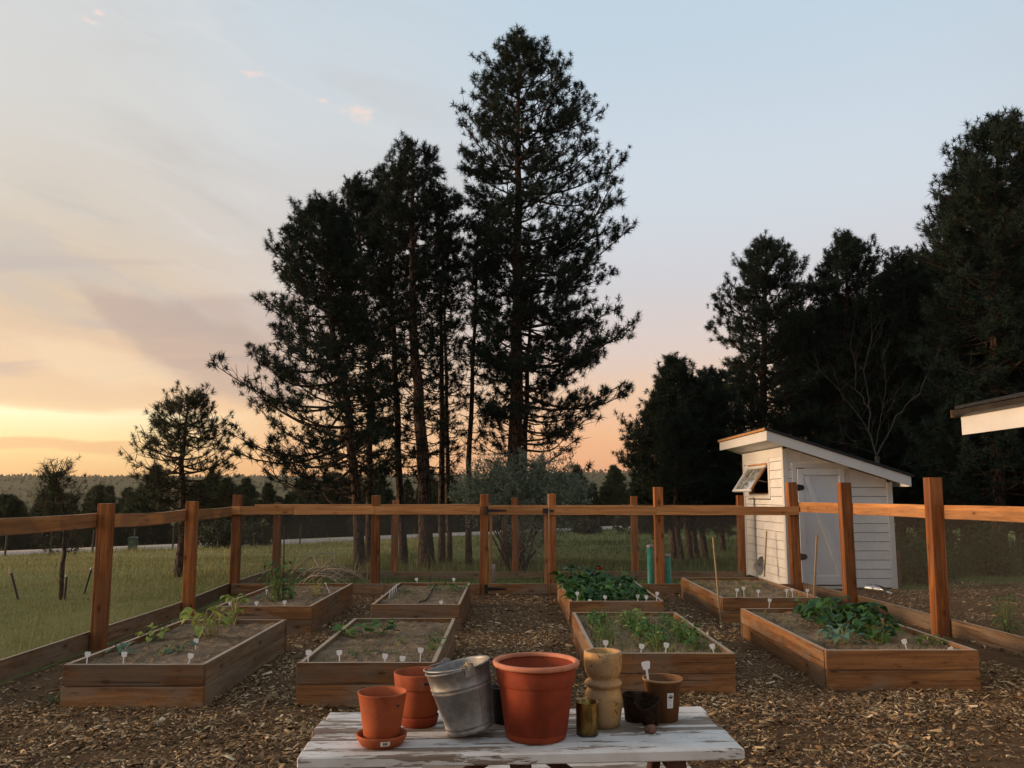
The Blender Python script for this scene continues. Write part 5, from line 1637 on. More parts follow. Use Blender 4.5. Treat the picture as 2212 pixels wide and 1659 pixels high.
for i in range(7):
    a = Vector((r_.uniform(-.006, .006), r_.uniform(-.006, .006), r_.uniform(-.004, .006)))
    d = Vector((r_.uniform(-.03, .03), r_.uniform(-.03, -.005), r_.uniform(-.03, .02)))
    mb.tube([a, a + d * 0.5 + Vector((0, 0, 0.008)), a + d], 0.0018, 5)
mb.build('twine_knot', M['twine'], t, Mt @ Matrix.Translation((0.045, -0.128, 0.285)))

# large terracotta pot
p = tabpos(1160, 1611, 0.128)
t = thing('plant_pot', 'biggest terracotta pot with a thick rolled rim, centre of the table', 'pot', p)
mb = MB()
mb.lathe([(0.118, 0), (0.126, 0.003), (0.130, 0.012), (0.1585, 0.222), (0.166, 0.228), (0.1675, 0.234), (0.176, 0.306), (0.170, 0.306), (0.160, 0.22), (0.134, 0.03), (0.001, 0.025)], 72)
mb.build('body', M['clay2'], t, smooth=False)
bpy.context.view_layer.update()
for ch in t.children:
    ch.data.polygons.foreach_set('use_smooth', [True] * len(ch.data.polygons))
mb = MB()
ringp = []
for i in range(9):
    q = R(200 - i * 32)
    ringp.append((0.1775 + 0.013 * math.cos(q), 0.310 + 0.012 * math.sin(q)))
ringp.append(ringp[0])
mb.lathe(ringp, 72, cap0=False)
mb.build('rolled_rim', M['clay_rim'], t, smooth=True)

# dark nursery pot glimpsed behind
p = at(1092, 1500, 4.02)
t = thing('nursery_pot', 'dark nursery pot half hidden between bucket and biggest pot', 'pot', (p.x, 4.02, TZ))
mb = MB()
mb.lathe([(0.055, 0), (0.058, 0.003), (0.072, 0.150), (0.079, 0.151), (0.079, 0.162), (0.075, 0.162), (0.070, 0.15), (0.056, 0.01), (0.001, 0.009)], 40)
mb.build('body', M['blackpot'], t, smooth=True)
mb = MB()
mb.lathe([(0.069, 0.14), (0.03, 0.144), (0.001, 0.142)], 30, cap0=False)
mb.build('soil', M['peat'], t)
mb = MB()
for i in range(5):
    mb.tube([(r_.uniform(-.03, .03), r_.uniform(-.03, .03), 0.14), (r_.uniform(-.05, .05), r_.uniform(-.05, .05), 0.165), (r_.uniform(-.08, .08), r_.uniform(-.06, .06), 0.172)], 0.002, 5)
mb.build('straw', M['twine'], t)

# turned wooden vase
p = tabpos(1308, 1577, 0.072)
t = thing('wooden_vase', 'turned pale wooden vase with a cup top and ringed waist', 'vase', p)
mb = MB()
mb.lathe([(0.060, 0), (0.068, 0.004), (0.077, 0.03), (0.083, 0.075), (0.0845, 0.110), (0.082, 0.140), (0.075, 0.160), (0.069, 0.166), (0.069, 0.170), (0.079, 0.174), (0.0845, 0.184), (0.0845, 0.190), (0.077, 0.199), (0.066, 0.204), (0.063, 0.209), (0.070, 0.219), (0.0805, 0.236),
          (0.0855, 0.262), (0.0865, 0.300), (0.0860, 0.322), (0.082, 0.327), (0.0725, 0.327), (0.069, 0.322), (0.060, 0.262), (0.001, 0.258)], 64)
mb.build('body', M['turned'], t, Matrix.Rotation(R(90), 4, 'Z'), smooth=True)
mb = MB()
mb.lathe([(0.0615, 0.266), (0.03, 0.269), (0.001, 0.267)], 40, cap0=False)
mb.build('inside', M['peat'], t)  # dark disc puts the shade of the hollow cup into the colour

# brass tumbler
p = tabpos(1271, 1594, 0.046)
t = thing('brass_tumbler', 'shiny brass tumbler with a crumpled dark foot', 'tumbler', p)
mb = MB()
mb.lathe([(0.043, 0.006), (0.046, 0.010), (0.0475, 0.03), (0.0495, 0.137), (0.0492, 0.139), (0.048, 0.138), (0.046, 0.02), (0.001, 0.018)], 48, wob=lambda q, z: 0.012 * math.sin(2 * q + 1))
mb.build('cup', M['brass'], t, smooth=True)
mb = MB()
mb.lathe([(0.040, 0.0), (0.046, 0.002), (0.0455, 0.0085), (0.001, 0.009)], 40, wob=lambda q, z: 0.06 * math.sin(5 * q))
mb.build('foot', M['ink'], t)

# peat pots
def peat_pot(name, label, pos, Mr, s=1.0):
    t = thing(name, label, 'pot', pos)
    mb = MB()
    r_ = random.Random(label)
    ph = r_.uniform(0, 6)
    mb.lathe([(0.040 * s, 0), (0.044 * s, 0.003), (0.056 * s, 0.105 * s), (0.060 * s, 0.112 * s), (0.057 * s, 0.115 * s), (0.052 * s, 0.108 * s), (0.040 * s, 0.012), (0.001, 0.010)], 40,
             wob=lambda q, z: 0.05 * math.sin(3 * q + ph) * (z / 0.11) + 0.035 * math.sin(11 * q + z * 90) + 0.03 * math.sin(5 * q + 40 * z))
    mb.build('body', M['peat'], t, Mr, smooth=True)
    return t


p = tabpos(1378, 1566, 0.05)
peat_pot('peat_pot', 'dark peat pot standing beside the wooden vase', p + Vector((0, 0.02, 0)), Matrix.Identity(4), 1.05)
p = tabpos(1412, 1577, 0.05)
peat_pot('peat_pot', 'crumbling peat pot tipped forward before the brown pot', p + Vector((0.0, 0.01, 0.024)), Matrix.Rotation(R(24), 4, 'X') @ Matrix.Rotation(R(-14), 4, 'Y'), 1.0)
p = onz(1407, 1588, TZ)
t = thing('soil_plug', 'small brown soil plug lying in front of the peat pots', 'soil plug', (p.x, p.y + 0.018, TZ + 0.020))
mb = MB()
mb.lathe([(0.004, -0.032), (0.013, -0.029), (0.018, -0.015), (0.020, 0.005), (0.018, 0.02), (0.011, 0.029), (0.003, 0.031)], 18, wob=lambda q, z: 0.08 * math.sin(3 * q + z * 120), cap1=True)
mb.build('clod', M['lump'], t, Matrix.Rotation(R(35), 4, 'Z') @ Matrix.Rotation(R(75), 4, 'X'), smooth=True)

# brown plastic pot with a paper label and a marker stuck in it
p = tabpos(1438, 1562, 0.058)
BPp = p
t = thing('plant_pot', 'brown plastic pot with a white paper label', 'pot', p)
mb = MB()
mb.lathe([(0.052, 0), (0.057, 0.003), (0.074, 0.176), (0.0775, 0.180), (0.0775, 0.186), (0.0765, 0.188), (0.074, 0.186), (0.055, 0.01), (0.001, 0.009)], 56)
mb.build('body', M['brownpot'], t, smooth=True)
mb = MB()
mb.lathe([(0.0777, 0.1795), (0.0792, 0.182), (0.0792, 0.188), (0.0772, 0.1895), (0.0755, 0.188)], 56, cap0=False)
mb.build('rim', M['brownrim'], t, smooth=True)
lb = curved_patch(t, 'paper_label', M['sticker'], 0.0630, 0.068, 0.0700, 0.136, R(-86), R(-64), 0.0012)
m3 = MB()
def on_label(a, z):
    r_l = 0.0630 + (z - 0.068) / 0.068 * 0.007 + 0.0022
    return (r_l * math.cos(a), r_l * math.sin(a), z)
cen = R(-74.5)
ring_ = [on_label(cen + 0.0095 / 0.07 * math.cos(q) * 1.0, 0.1205 + 0.0095 * math.sin(q)) for q in [2 * math.pi * i / 20 for i in range(20)]]
m3.add(ring_, [tuple(range(20))])
seal = m3.build('round_seal', M['paletube'], lb)
m3 = MB()
hs = [on_label(cen + 0.0085 / 0.07 * math.cos(q), 0.1200 + 0.0085 * math.sin(q)) for q in [math.pi + math.pi * i / 10 for i in range(11)]]
m3.add([tuple(Vector(h_) * 1.012 - Vector((0, 0, h_[2] * 0.012))) for h_ in hs], [tuple(range(11))])
m3.build('seal_print', M['ink'], seal)
for i, (z0_, wd_) in enumerate(((0.104, 0.020), (0.100, 0.016), (0.085, 0.018), (0.081, 0.014), (0.077, 0.010))):
    m3 = MB()
    w2 = wd_ / 0.068 / 2 * 0.55
    vs = [tuple(Vector(on_label(cen + sx * w2, z0_ + sz)) * 1.006 - Vector((0, 0, z0_ * 0.006))) for sz in (-0.0007, 0.0007) for sx in (-1, 1)]
    m3.add(vs, [(0, 1, 3, 2)])
    m3.build('print_line', M['paletube'], lb)

t.matrix_basis = t.matrix_basis @ Matrix.Diagonal((1.17, 1.17, 1.0, 1.0))

# ------------------------------------------------------------------ plant markers
mk_ = MB()
hw0, hw1, hh_ = 0.020, 0.029, 0.046
out_ = [(-0.0055, 0), (0.0055, 0), (hw0, 0.006), (hw1 - 0.003, hh_ * 0.72), (hw1 - 0.004, hh_ - 0.006), (hw1 - 0.011, hh_), (-hw1 + 0.011, hh_), (-hw1 + 0.004, hh_ - 0.006), (-hw1 + 0.003, hh_ * 0.72), (-hw0, 0.006)]
mk_.prism(out_, 1, -0.0011, 0.0011)
HEAD = mk_.mesh('head', M['marker'])
STEMS = {}


def marker(label, base_, top, rz=0.0, group=None, sc=1.0, mat=None):
    base_, top = Vector(base_), Vector(top)
    d = top - base_
    Ls = max(0.02, d.length - hh_ * sc)
    t = thing('plant_marker', label, 'marker', base_, 0, group)
    Zx = d.normalized(); Xx = Vector((1, 0, 0)); Xx = (Xx - Zx * Xx.dot(Zx)).normalized(); Yx = Zx.cross(Xx)
    Rm = Matrix((Xx, Yx, Zx)).transposed().to_4x4() @ Matrix.Rotation(rz, 4, 'Z')
    key = round(Ls, 2)
    if key not in STEMS:
        m2 = MB(); m2.prism([(-0.005, 0), (0.005, 0), (0.005, key + 0.003), (-0.005, key + 0.003)], 1, -0.0012, 0.0012)
        m2.v = [(x, y, z - 0.04 if z == 0 else z) for x, y, z in m2.v]
        STEMS[key] = m2.mesh('stem', M['marker'])
    link('stem', STEMS[key], t, Rm)
    link('head', HEAD, t, Rm @ Matrix.Translation((0, 0, key)) @ Matrix.Scale(sc, 4))
    return t


def bed_marker(k, label, u, vt, ub=None, vb=None, inset=0.075, rz=0.0, sc=1.0):
    x0, x1, y0, y1, h = BEDS[k]
    zs = SOIL[k]
    if vb is not None:
        b_ = onz(ub, vb, zs)
    else:
        b_ = Vector((at(ub or u, 1300, y0 + inset).x, y0 + inset, zs))
    tp_ = at(u, vt, b_.y + 0.005)
    b_.x = min(max(b_.x, x0 + 0.055), x1 - 0.055)
    return marker(label, b_, tp_, rz, 'white plant markers', sc)


MK = 'white plant marker '
bed_marker('A', MK + 'at the left front corner of the leggy plants bed', 190, 1408, 195)
bed_marker('A', MK + 'tilted beside the blue-green sprout in the front left bed', 269, 1408, 273)
bed_marker('A', MK + 'near the right front corner of the leggy plants bed', 413, 1412, 411)
bed_marker('A', MK + 'standing tall mid-soil in the front left bed', 424, 1379, 422, 1404)
bed_marker('C', MK + 'at the left front corner of the staked vine bed', 497, 1299, 497)
bed_marker('C', MK + 'at the middle of the front board, staked vine bed', 554, 1299, 554)
bed_marker('C', MK + 'above the dark knot on the staked vine bed front', 615, 1298, 614)
bed_marker('C', MK + 'standing tall right of the staked vine', 618, 1271, 618, 1287)
bed_marker('C', MK + 'stuck low left of the staked vine', 576, 1273, 575, 1285, sc=0.7)
bed_marker('C', MK + 'leaning by the yellowish bush in the back left bed', 702, 1258, 712, 1280, sc=0.6)
bed_marker('B', MK + 'at the left front corner of the squash bed', 667, 1404, 669)
bed_marker('B', MK + 'second from the left along the squash bed front', 733, 1404, 737)
bed_marker('B', MK + 'third from the left along the squash bed front', 832, 1412, 833)
bed_marker('B', MK + 'sunk deepest, fourth along the squash bed front', 870, 1416, 870)
bed_marker('B', MK + 'tallest one at the right end of the squash bed front', 909, 1399, 909)
bed_marker('D', MK + 'at the back left of the hose bed', 899, 1249, 903, 1265)
bed_marker('D', MK + 'at the back of the hose bed near the gate', 980, 1248, 981, 1264)
bed_marker('D', MK + 'alone at the front of the hose bed', 953, 1297, 953)
for j, (u, v0, v1) in enumerate(((817, 1289, 1279), (829, 1283, 1274), (838, 1277, 1270), (846, 1272, 1266))):
    b_ = onz(u, v1 + 12, SOIL['D'])
    b_.x = BEDS['D'][0] + 0.075
    t = thing('stick_marker', ['nearest', 'second', 'third', 'furthest'][j] + ' thin white stick along the left board of the hose bed', 'marker', b_, 0, 'thin white sticks')
    m2 = MB(); m2.box((-0.006, -0.0015, -0.03), (0.006, 0.0015, 0.12)); m2.build('stick', M['marker'], t, Matrix.Rotation(R(8 - 4 * j), 4, 'Y'))
bed_marker('E', MK + 'at the left front corner of the leafy greens bed', 1247, 1278, 1247)
bed_marker('E', MK + 'sunk almost to its head before the leafy greens', 1274, 1294, 1274)
bed_marker('E', MK + 'in the middle before the leafy greens', 1307, 1286, 1307)
bed_marker('E', MK + 'tilted, third from the right before the leafy greens', 1378, 1284, 1377)
bed_marker('E', MK + 'second from the right before the leafy greens', 1396, 1287, 1397)
bed_marker('E', MK + 'at the right front corner of the leafy greens bed', 1420, 1279, 1417)
bed_marker('E', MK + 'among the leafy greens towards the back', 1338, 1261, 1339, 1275, sc=0.8)
bed_marker('F', MK + 'showing above the wooden vase', 1308, 1383, 1308)
bed_marker('F', MK + 'tilted right, second from the left in the three rows bed', 1387, 1390, 1381)
bed_marker('F', MK + 'tilted right, third from the left in the three rows bed', 1440, 1388, 1434)
bed_marker('F', MK + 'at the right front corner of the three rows bed', 1538, 1392, 1540)
bed_marker('G', MK + 'leftmost in the bed before the shed', 1593, 1271, 1590)
bed_marker('G', MK + 'second from the left in the bed before the shed', 1606, 1268, 1608)
bed_marker('G', MK + 'third from the left in the bed before the shed', 1638, 1274, 1638)
bed_marker('G', MK + 'third from the right in the bed before the shed', 1699, 1272, 1699)
bed_marker('G', MK + 'second from the right in the bed before the shed', 1711, 1270, 1713)
bed_marker('G', MK + 'rightmost in the bed before the shed', 1744, 1272, 1744)
bed_marker('H', MK + 'at the back of the dark bushy bed', 1663, 1293, 1661, 1316)
bed_marker('H', MK + 'at the front of the dark bushy bed', 1952, 1381, 1955)
bed_marker('H', MK + 'sunk to its head at the right front of the dark bushy bed', 2052, 1399, 2052)
b_ = BPp + Vector((-0.052, -0.030, 0.04))
marker('long white plant marker standing in the brown pot', b_, at(1394, 1428, b_.y), 0.3, 'white plant markers', 0.85)

# ------------------------------------------------------------------ stakes, tools and tubes
def rod(name, label, cat, p0, p1, r, mat, n=10, part='rod'):
    p0, p1 = Vector(p0), Vector(p1)
    t = thing(name, label, cat, p0)
    mb = MB(); mb.tube([Vector((0, 0, 0)), (p1 - p0) * 0.5, p1 - p0], r, n)
    mb.build(part, M[mat], t)
    return t


x0, x1, y0, y1, h = BEDS['G']
rod('wooden_stake', 'thin bamboo stake leaning on the corner of the bed before the shed', 'stake', (x0 - 0.03, y0 - 0.02, 0), at(1540, 1161, y0 - 0.02), 0.013, 'stake')
rod('wooden_stake', 'pale square stake at the front right corner before the shed', 'stake', (x1 - 0.075, y0 + 0.07, SOIL['G'] - 0.05), at(1765, 1156, y0 + 0.07), 0.016, 'stake', 4)
p0 = Vector((SX0 - 0.30, 17.0, 0.0))
t = thing('shovel', 'shovel leaning on the white shed wall', 'shovel', at(1651, 1246, 16.9))
b0 = at(1651, 1246, 16.9)
mb = MB(); mb.tube([(0, 0, 0), at(1656, 1147, 16.95) - b0], 0.017, 8); mb.build('handle', M['stake'], t)
mb = MB()
pts = [(1648, 1201), (1641, 1203), (1633, 1212), (1627, 1221), (1632, 1232), (1641, 1244), (1647, 1240), (1650, 1228), (1650, 1212)]
pv = [at(u, v, 16.86 + 0.02 * math.sin(i)) - b0 for i, (u, v) in enumerate(pts)]
c0 = sum(pv, Vector()) / len(pv) + Vector((0, 0.05, 0))
n_ = len(pv)
th = Vector((0, 0.004, 0))
mb.add(pv + [c0], [(i, (i + 1) % n_, n_) for i in range(n_)])
mb.add([p + th for p in pv] + [c0 + th], [((i + 1) % n_, i, n_) for i in range(n_)])
o_ = 0
mb.add(pv + [p + th for p in pv], [(i, n_ + i, n_ + (i + 1) % n_, (i + 1) % n_) for i in range(n_)])
mb.build('blade', M['shovel'], t)

# galvanised scoop on the mulch
c0 = onz(1899, 1282, 0.0)
t = thing('garden_scoop', 'shiny galvanised scoop lying on the mulch by the shed', 'scoop', (c0.x, c0.y, 0.0))
mb = MB()
ns, na = 9, 14
vs = []
for layer in (0, 1):
    for i in range(ns + 1):
        f = i / ns
        r_b = 0.062 + 0.004 * f - layer * 0.003
        cut = 0.0 if f < 0.35 else (f - 0.35) / 0.65
        if f > 0.9: r_b *= 0.9
        a_lo, a_hi = -180 - 0 + 0, 0
        half = 180 - 125 * cut
        for k in range(na + 1):
            q = R(-90 - half + 2 * half * k / na)
            vs.append((0.36 * f - 0.18, r_b * math.cos(q), r_b * math.sin(q) + 0.066 * (1 - 0.25 * f)))
fs = []
for layer in (0, 1):
    o_ = layer * (ns + 1) * (na + 1)
    for i in range(ns):
        for k in range(na):
            a = o_ + i * (na + 1) + k
            q4 = (a, a + 1, a + na + 2, a + na + 1)
            fs.append(q4 if layer == 0 else q4[::-1])
mb.add(vs, fs)
mb.build('bowl', M['chrome'], t, Matrix.Rotation(R(-50), 4, 'Z') @ Matrix.Scale(1.25, 4), smooth=True)
mb = MB()
mb.tube([(-0.06, 0.066 * math.cos(R(q)), 0.064 + 0.066 * math.sin(R(q))) for q in range(0, 361, 20)], 0.006, 6)
mb.tube([(-0.18, 0, 0.066), (-0.22, 0, 0.06)], 0.014, 8)
mb.build('band', M['chrome'], t, Matrix.Rotation(R(-50), 4, 'Z') @ Matrix.Scale(1.25, 4))

# red-brown board behind the shed corner
p0 = at(1936, 1270, 16.7)
t = thing('loose_board', 'dark red board standing against the right side of the shed', 'board', (7.40, 16.75, 0))
mb = MB(); mb.box((0, -0.02, 0), (0.20, 0.02, 0.70)); mb.box((0.03, 0.021, 0.05), (0.17, 0.05, 0.66))
mb.build('board', M['redboard'], t)

for (lbl, u0, u1, vt, vb, Y) in (('taller green plastic tube left of the fence post by the shed', 1397, 1411, 1177, 1264, 15.72), ('shorter green plastic tube right of the fence post by the shed', 1434, 1448, 1197, 1264, 15.74)):
    a = at((u0 + u1) / 2 + 2, vb, Y); b_ = at((u0 + u1) / 2, vt, Y)
    rr_ = (u1 - u0) / F * Y / 2
    t = thing('tree_tube', lbl, 'tube', (a.x, Y, 0))
    hgt_ = b_.z
    mb = MB(); mb.lathe([(rr_ * 0.98, 0), (rr_, 0.01), (rr_, hgt_ * 0.16), (rr_ * 1.03, hgt_ * 0.17), (rr_, hgt_ * 0.18), (rr_, hgt_ - 0.03), (rr_ * 0.9, hgt_ - 0.03), (rr_ * 0.9, 0.05), (0.001, 0.05)], 28)
    mb.build('sleeve', M['teal'], t, smooth=True)
    mb = MB(); mb.lathe([(rr_ * 1.01, hgt_ - 0.045), (rr_ * 1.07, hgt_ - 0.04), (rr_ * 1.07, hgt_ - 0.005), (rr_ * 0.98, hgt_), (rr_ * 0.86, hgt_ - 0.01)], 28, cap0=False)
    mb.build('pale_lip', M['paletube'], t, smooth=True)
a = at(1064, 1258, 16.3)
t = thing('tree_tube', 'short grey plastic tube standing just beyond the gate', 'tube', (a.x, 16.3, 0))
mb = MB(); mb.lathe([(0.052, 0), (0.054, 0.4), (0.056, 0.47), (0.050, 0.475), (0.047, 0.45), (0.046, 0.05), (0.001, 0.05)], 24); mb.build('sleeve', M['paletube'], t, smooth=True)

# stakes out in the meadow
for j, (lbl, u0, v0, u1, v1) in enumerate((('leaning dark stake at the far left of the meadow', 39, 1295, 23, 1234), ('upright dark stake just right of the young pine', 139, 1297, 144, 1242), ('dark stake leaning right beside the first tall fence post', 181, 1283, 198, 1227))):
    a = onz(u0, v0, 0.0)
    e = at(u1, v1, a.y)
    t = rod('meadow_stake', lbl, 'stake', a, e, 0.022, 'tpost', 5)
    tag(t, group='dark stakes in the meadow')
    mb = MB(); d = (e - a); mb.tube([d * 0.93, d * 1.005], 0.024, 5); mb.build('pale_tip', M['paletube'], t)
# roadside wire fence posts
for j, u in enumerate((30, 125, 215, 302, 385, 470, 560, 655, 1290, 1345, 1385)):
    tx = (u - CX) / F
    Y = 72 / (1 - tx) - 5.5
    x = tx * Y
    z_ = gz(x, Y)
    t = rod('road_post', 'thin dark wire-fence post along the near side of the road', 'post', (x, Y, z_ - 0.1), (x + 0.03, Y, z_ + 1.15), 0.05, 'tpost', 6)
    tag(t, group='wire-fence posts along the road')
# green cabinet
a = at(286, 1190, 44)
z_ = gz(a.x, 44)
t = thing('utility_box', 'green utility cabinet standing by the road', 'utility box', (a.x, 44, z_))
hz_ = at(286, 1160, 44).z - z_
mb = MB(); mb.box((-0.17, -0.17, 0.0), (0.17, 0.17, hz_ - 0.06)); mb.build('cabinet', M['boxgreen'], t)
mb = MB(); mb.prism([(-0.20, hz_ - 0.0595), (0.20, hz_ - 0.0595), (0.17, hz_), (-0.17, hz_)], 1, -0.20, 0.20); mb.build('lid', M['boxgreen'], t)
mb = MB(); mb.box((-0.06, -0.175, hz_ * 0.6), (0.06, -0.171, hz_ * 0.72)); mb.build('warning_plate', M['leaf_lime'], t)

# ------------------------------------------------------------------ leaves and plants
def leaf_oval(w=0.5, droop=0.25, fold=0.12, teeth=0.0, seed=0):
    r = random.Random(seed)
    mb = MB()
    n_ = 6
    vs = []
    for i in range(n_ + 1):
        t = i / n_
        hw = w / 2 * (math.sin(math.pi * min(1, t * 0.93 + 0.05)) ** 0.75) if 0 < i < n_ else 0.012
        hw *= 1 + teeth * r.uniform(-1, 1)
        z = 0.10 * math.sin(t * 3) - droop * t * t
        for s_ in (-1, 0, 1):
            vs.append((t, s_ * hw, z + (fold * abs(s_) * hw * 2) + r.uniform(-0.012, 0.012)))
    fs = []
    for i in range(n_):
        for k in (0, 1):
            a = i * 3 + k
            fs.append((a, a + 3, a + 4, a + 1))
    mb.add(vs, fs)
    return mb


def leaf_lobed(seed=0, cup=0.12, lobes=5):
    r = random.Random(seed)
    mb = MB()
    n_ = 20
    vs = [(0.42, 0, -0.03)]
    for ringf in (0.55, 1.0):
        for i in range(n_):
            q = math.pi + 2 * math.pi * i / n_
            rr = 0.46 * (1 + 0.10 * math.cos(lobes * (q - math.pi)) + r.uniform(-0.04, 0.04))
            if i == 0: rr *= 0.45
            rr *= ringf
            vs.append((0.42 + rr * math.cos(q), rr * math.sin(q) * 1.08, cup * ringf ** 2 * (0.6 + 0.4 * math.cos(3 * q)) + r.uniform(-0.015, 0.015) - 0.05 * ringf * math.cos(q)))
    fs = [(0, 1 + i, 1 + (i + 1) % n_) for i in range(n_)] + [(1 + i, 1 + n_ + i, 1 + n_ + (i + 1) % n_, 1 + (i + 1) % n_) for i in range(n_)]
    mb.add(vs, fs)
    return mb


LEAF = {}


def leafmesh(kind, mat):
    key = (kind, mat)
    if key not in LEAF:
        L_ = []
        for s_ in range(3):
            if kind == 'oval': mb = leaf_oval(0.55, 0.30, 0.15, 0.05, s_)
            elif kind == 'broad': mb = leaf_oval(0.82, 0.38, 0.22, 0.12, s_)
            elif kind == 'narrow': mb = leaf_oval(0.24, 0.3, 0.1, 0.0, s_)
            else: mb = leaf_lobed(s_)
            L_.append(mb.mesh('leaf', M[mat], smooth=True))
        LEAF[key] = L_
    return LEAF[key]


def plant(name, label, loc, seed, n_leaf=12, kind='oval', mat='leaf', size=(0.06, 0.10), height=(0.05, 0.15), spread=0.10, stem='stem', tilt=0.3, group=None, cat='plant', stem_r=0.003, cluster=None):
    """stems rising from one root, each ending in a leaf that is a piece of its own"""
    r = random.Random(seed)
    t = thing(name, label, cat, loc, 0, group)
    st = MB()
    for i in range(n_leaf):
        az = i * 2.4 + r.uniform(-0.5, 0.5)
        hh = r.uniform(*height)
        sp = spread * r.uniform(0.25, 1.0)
        if cluster:
            c_ = cluster[i % len(cluster)]
        else:
            c_ = (0, 0)
        root = Vector((c_[0] + r.uniform(-.01, .01), c_[1] + r.uniform(-.01, .01), -0.015))
        e = Vector((c_[0] + math.cos(az) * sp, c_[1] + math.sin(az) * sp, hh))
        m_ = root.lerp(e, 0.55) + Vector((0, 0, hh * 0.18))
        st.tube([root, m_, e], [stem_r, stem_r * 0.85, stem_r * 0.6], 5, cap=False)
        s_ = r.uniform(*size)
        Mx = Matrix.Translation(e) @ Matrix.Rotation(az + r.uniform(-0.5, 0.5), 4, 'Z') @ Matrix.Rotation(-tilt + r.uniform(-0.45, 0.45), 4, 'Y') @ Matrix.Rotation(r.uniform(-0.4, 0.4), 4, 'X') @ Matrix.Scale(s_, 4)
        link('leaf', leafmesh(kind, mat if not isinstance(mat, (list, tuple)) else r.choice(mat))[r.randint(0, 2)], t, Mx)
    st.build('stem', M[stem], t, smooth=True)
    return t


def soilpt(k, u, v):
    p = onz(u, v, SOIL[k])
    x0, x1, y0, y1, h = BEDS[k]
    p.x = min(max(p.x, x0 + 0.06), x1 - 0.06); p.y = min(max(p.y, y0 + 0.06), y1 - 0.06)
    return p


# bed A
plant('leafy_plant', 'leggy yellow-green plant with drooping leaves, tallest in the front left bed', soilpt('A', 447, 1378), 1, 24, 'broad', 'leaf_lime', (0.08, 0.13), (0.09, 0.30), 0.18, 'palestem', -0.25, stem_r=0.0055, cluster=[(-0.06, 0), (0.08, 0.02), (0.0, 0.05)])
plant('leafy_plant', 'tall pale plant with bare stalks at the back of the front left bed', soilpt('A', 513, 1345), 2, 14, 'broad', 'leaf_lime', (0.07, 0.115), (0.14, 0.32), 0.09, 'palestem', -0.1, stem_r=0.006)
plant('leafy_plant', 'low lime-green plant at the left board of the front left bed', soilpt('A', 332, 1382), 3, 14, 'broad', 'leaf_lime', (0.065, 0.10), (0.03, 0.12), 0.14, 'stem', 0.1)
plant('leafy_plant', 'blue-green sprout with big leaves near the front left corner', soilpt('A', 262, 1414), 4, 8, 'oval', 'leaf_blue', (0.08, 0.13), (0.02, 0.09), 0.07, 'stem', 0.35)
plant('leafy_plant', 'ragged blue-green seedling in the middle of the front left bed', soilpt('A', 385, 1412), 5, 14, 'oval', ['leaf_blue', 'leaf_brown'], (0.05, 0.10), (0.02, 0.10), 0.10, 'stem', 0.2)
plant('leafy_plant', 'wilted brownish seedling left of the ragged blue-green one', soilpt('A', 355, 1416), 6, 12, 'narrow', ['leaf_brown', 'leaf'], (0.05, 0.10), (0.02, 0.10), 0.08, 'palestem', 0.2)
# bed B
plant('squash_plant', 'squash seedling with a yellow leaf at the left board', soilpt('B', 750, 1376), 7, 11, 'lobed', ['leaf', 'leaf', 'leaf_lime'], (0.07, 0.11), (0.04, 0.12), 0.13, 'stem', 0.1)
plant('squash_plant', 'larger squash seedling right of the yellow-leaved one', soilpt('B', 823, 1372), 8, 18, 'lobed', ['leaf', 'leaf', 'leaf_dark'], (0.07, 0.11), (0.04, 0.13), 0.19, 'stem', 0.1)
plant('leafy_plant', 'sprawling weedy sprig at the back of the squash bed', soilpt('B', 800, 1352), 9, 14, 'oval', 'leaf_dark', (0.03, 0.06), (0.01, 0.06), 0.16, 'stem', 0.1)
plant('leafy_plant', 'dark sprig at the right end of the squash bed', soilpt('B', 935, 1405), 10, 20, 'narrow', ['leaf_dark', 'leaf'], (0.05, 0.09), (0.02, 0.12), 0.12, 'stem', 0.1)
plant('leafy_plant', 'thin upper sprig behind the dark one, squash bed', soilpt('B', 940, 1388), 11, 12, 'narrow', 'leaf_dark', (0.04, 0.08), (0.02, 0.08), 0.10, 'stem', 0.1)
plant('leafy_plant', 'flattened stringy seedling between the squash bed markers', soilpt('B', 775, 1415), 12, 18, 'narrow', ['leaf_dark', 'leaf_brown'], (0.05, 0.10), (0.01, 0.06), 0.20, 'stem', 0.0)
plant('leafy_plant', 'tiny green tuft alone in the bare middle of the squash bed', soilpt('B', 868, 1390), 13, 10, 'narrow', 'leaf', (0.03, 0.06), (0.02, 0.05), 0.05, 'stem', 0.2)
plant('leafy_plant', 'small yellowing tuft behind the third squash bed marker', soilpt('B', 850, 1412), 14, 8, 'narrow', ['leaf_brown', 'leaf'], (0.03, 0.06), (0.01, 0.05), 0.06, 'stem', 0.2)
# bed C: vine on a stake
tp = soilpt('C', 612, 1296)
t = plant('staked_vine', 'tall bushy vine tied to a dark stake in the back left bed', tp, 15, 80, 'oval', ['leaf', 'leaf', 'leaf_dark'], (0.06, 0.115), (0.05, 0.56), 0.22, 'stem', -0.1, stem_r=0.004, cluster=[(0, 0), (-0.10, 0.05), (0.08, 0.1), (-0.14, -0.03)])
mb = MB(); e = at(614, 1138, tp.y) - tp; mb.tube([(0, 0, 0), e], 0.010, 6); mb.build('stake', M['hose'], t)
mb = MB(); r_ = random.Random(8)
for j in range(7):
    pts = [Vector((r_.uniform(-.05, .08), r_.uniform(-.05, .1), 0.3))]
    d = Vector((r_.uniform(-.25, .9), r_.uniform(-.2, .3), 1.3)).normalized()
    for q in range(9):
        d = (d + Vector((r_.uniform(-.5, .5), r_.uniform(-.3, .3), r_.uniform(-.15, .35)))).normalized()
        pts.append(pts[-1] + d * 0.085)
    mb.tube(pts, [0.004 - 0.0003 * q for q in range(len(pts))], 5, cap=False)
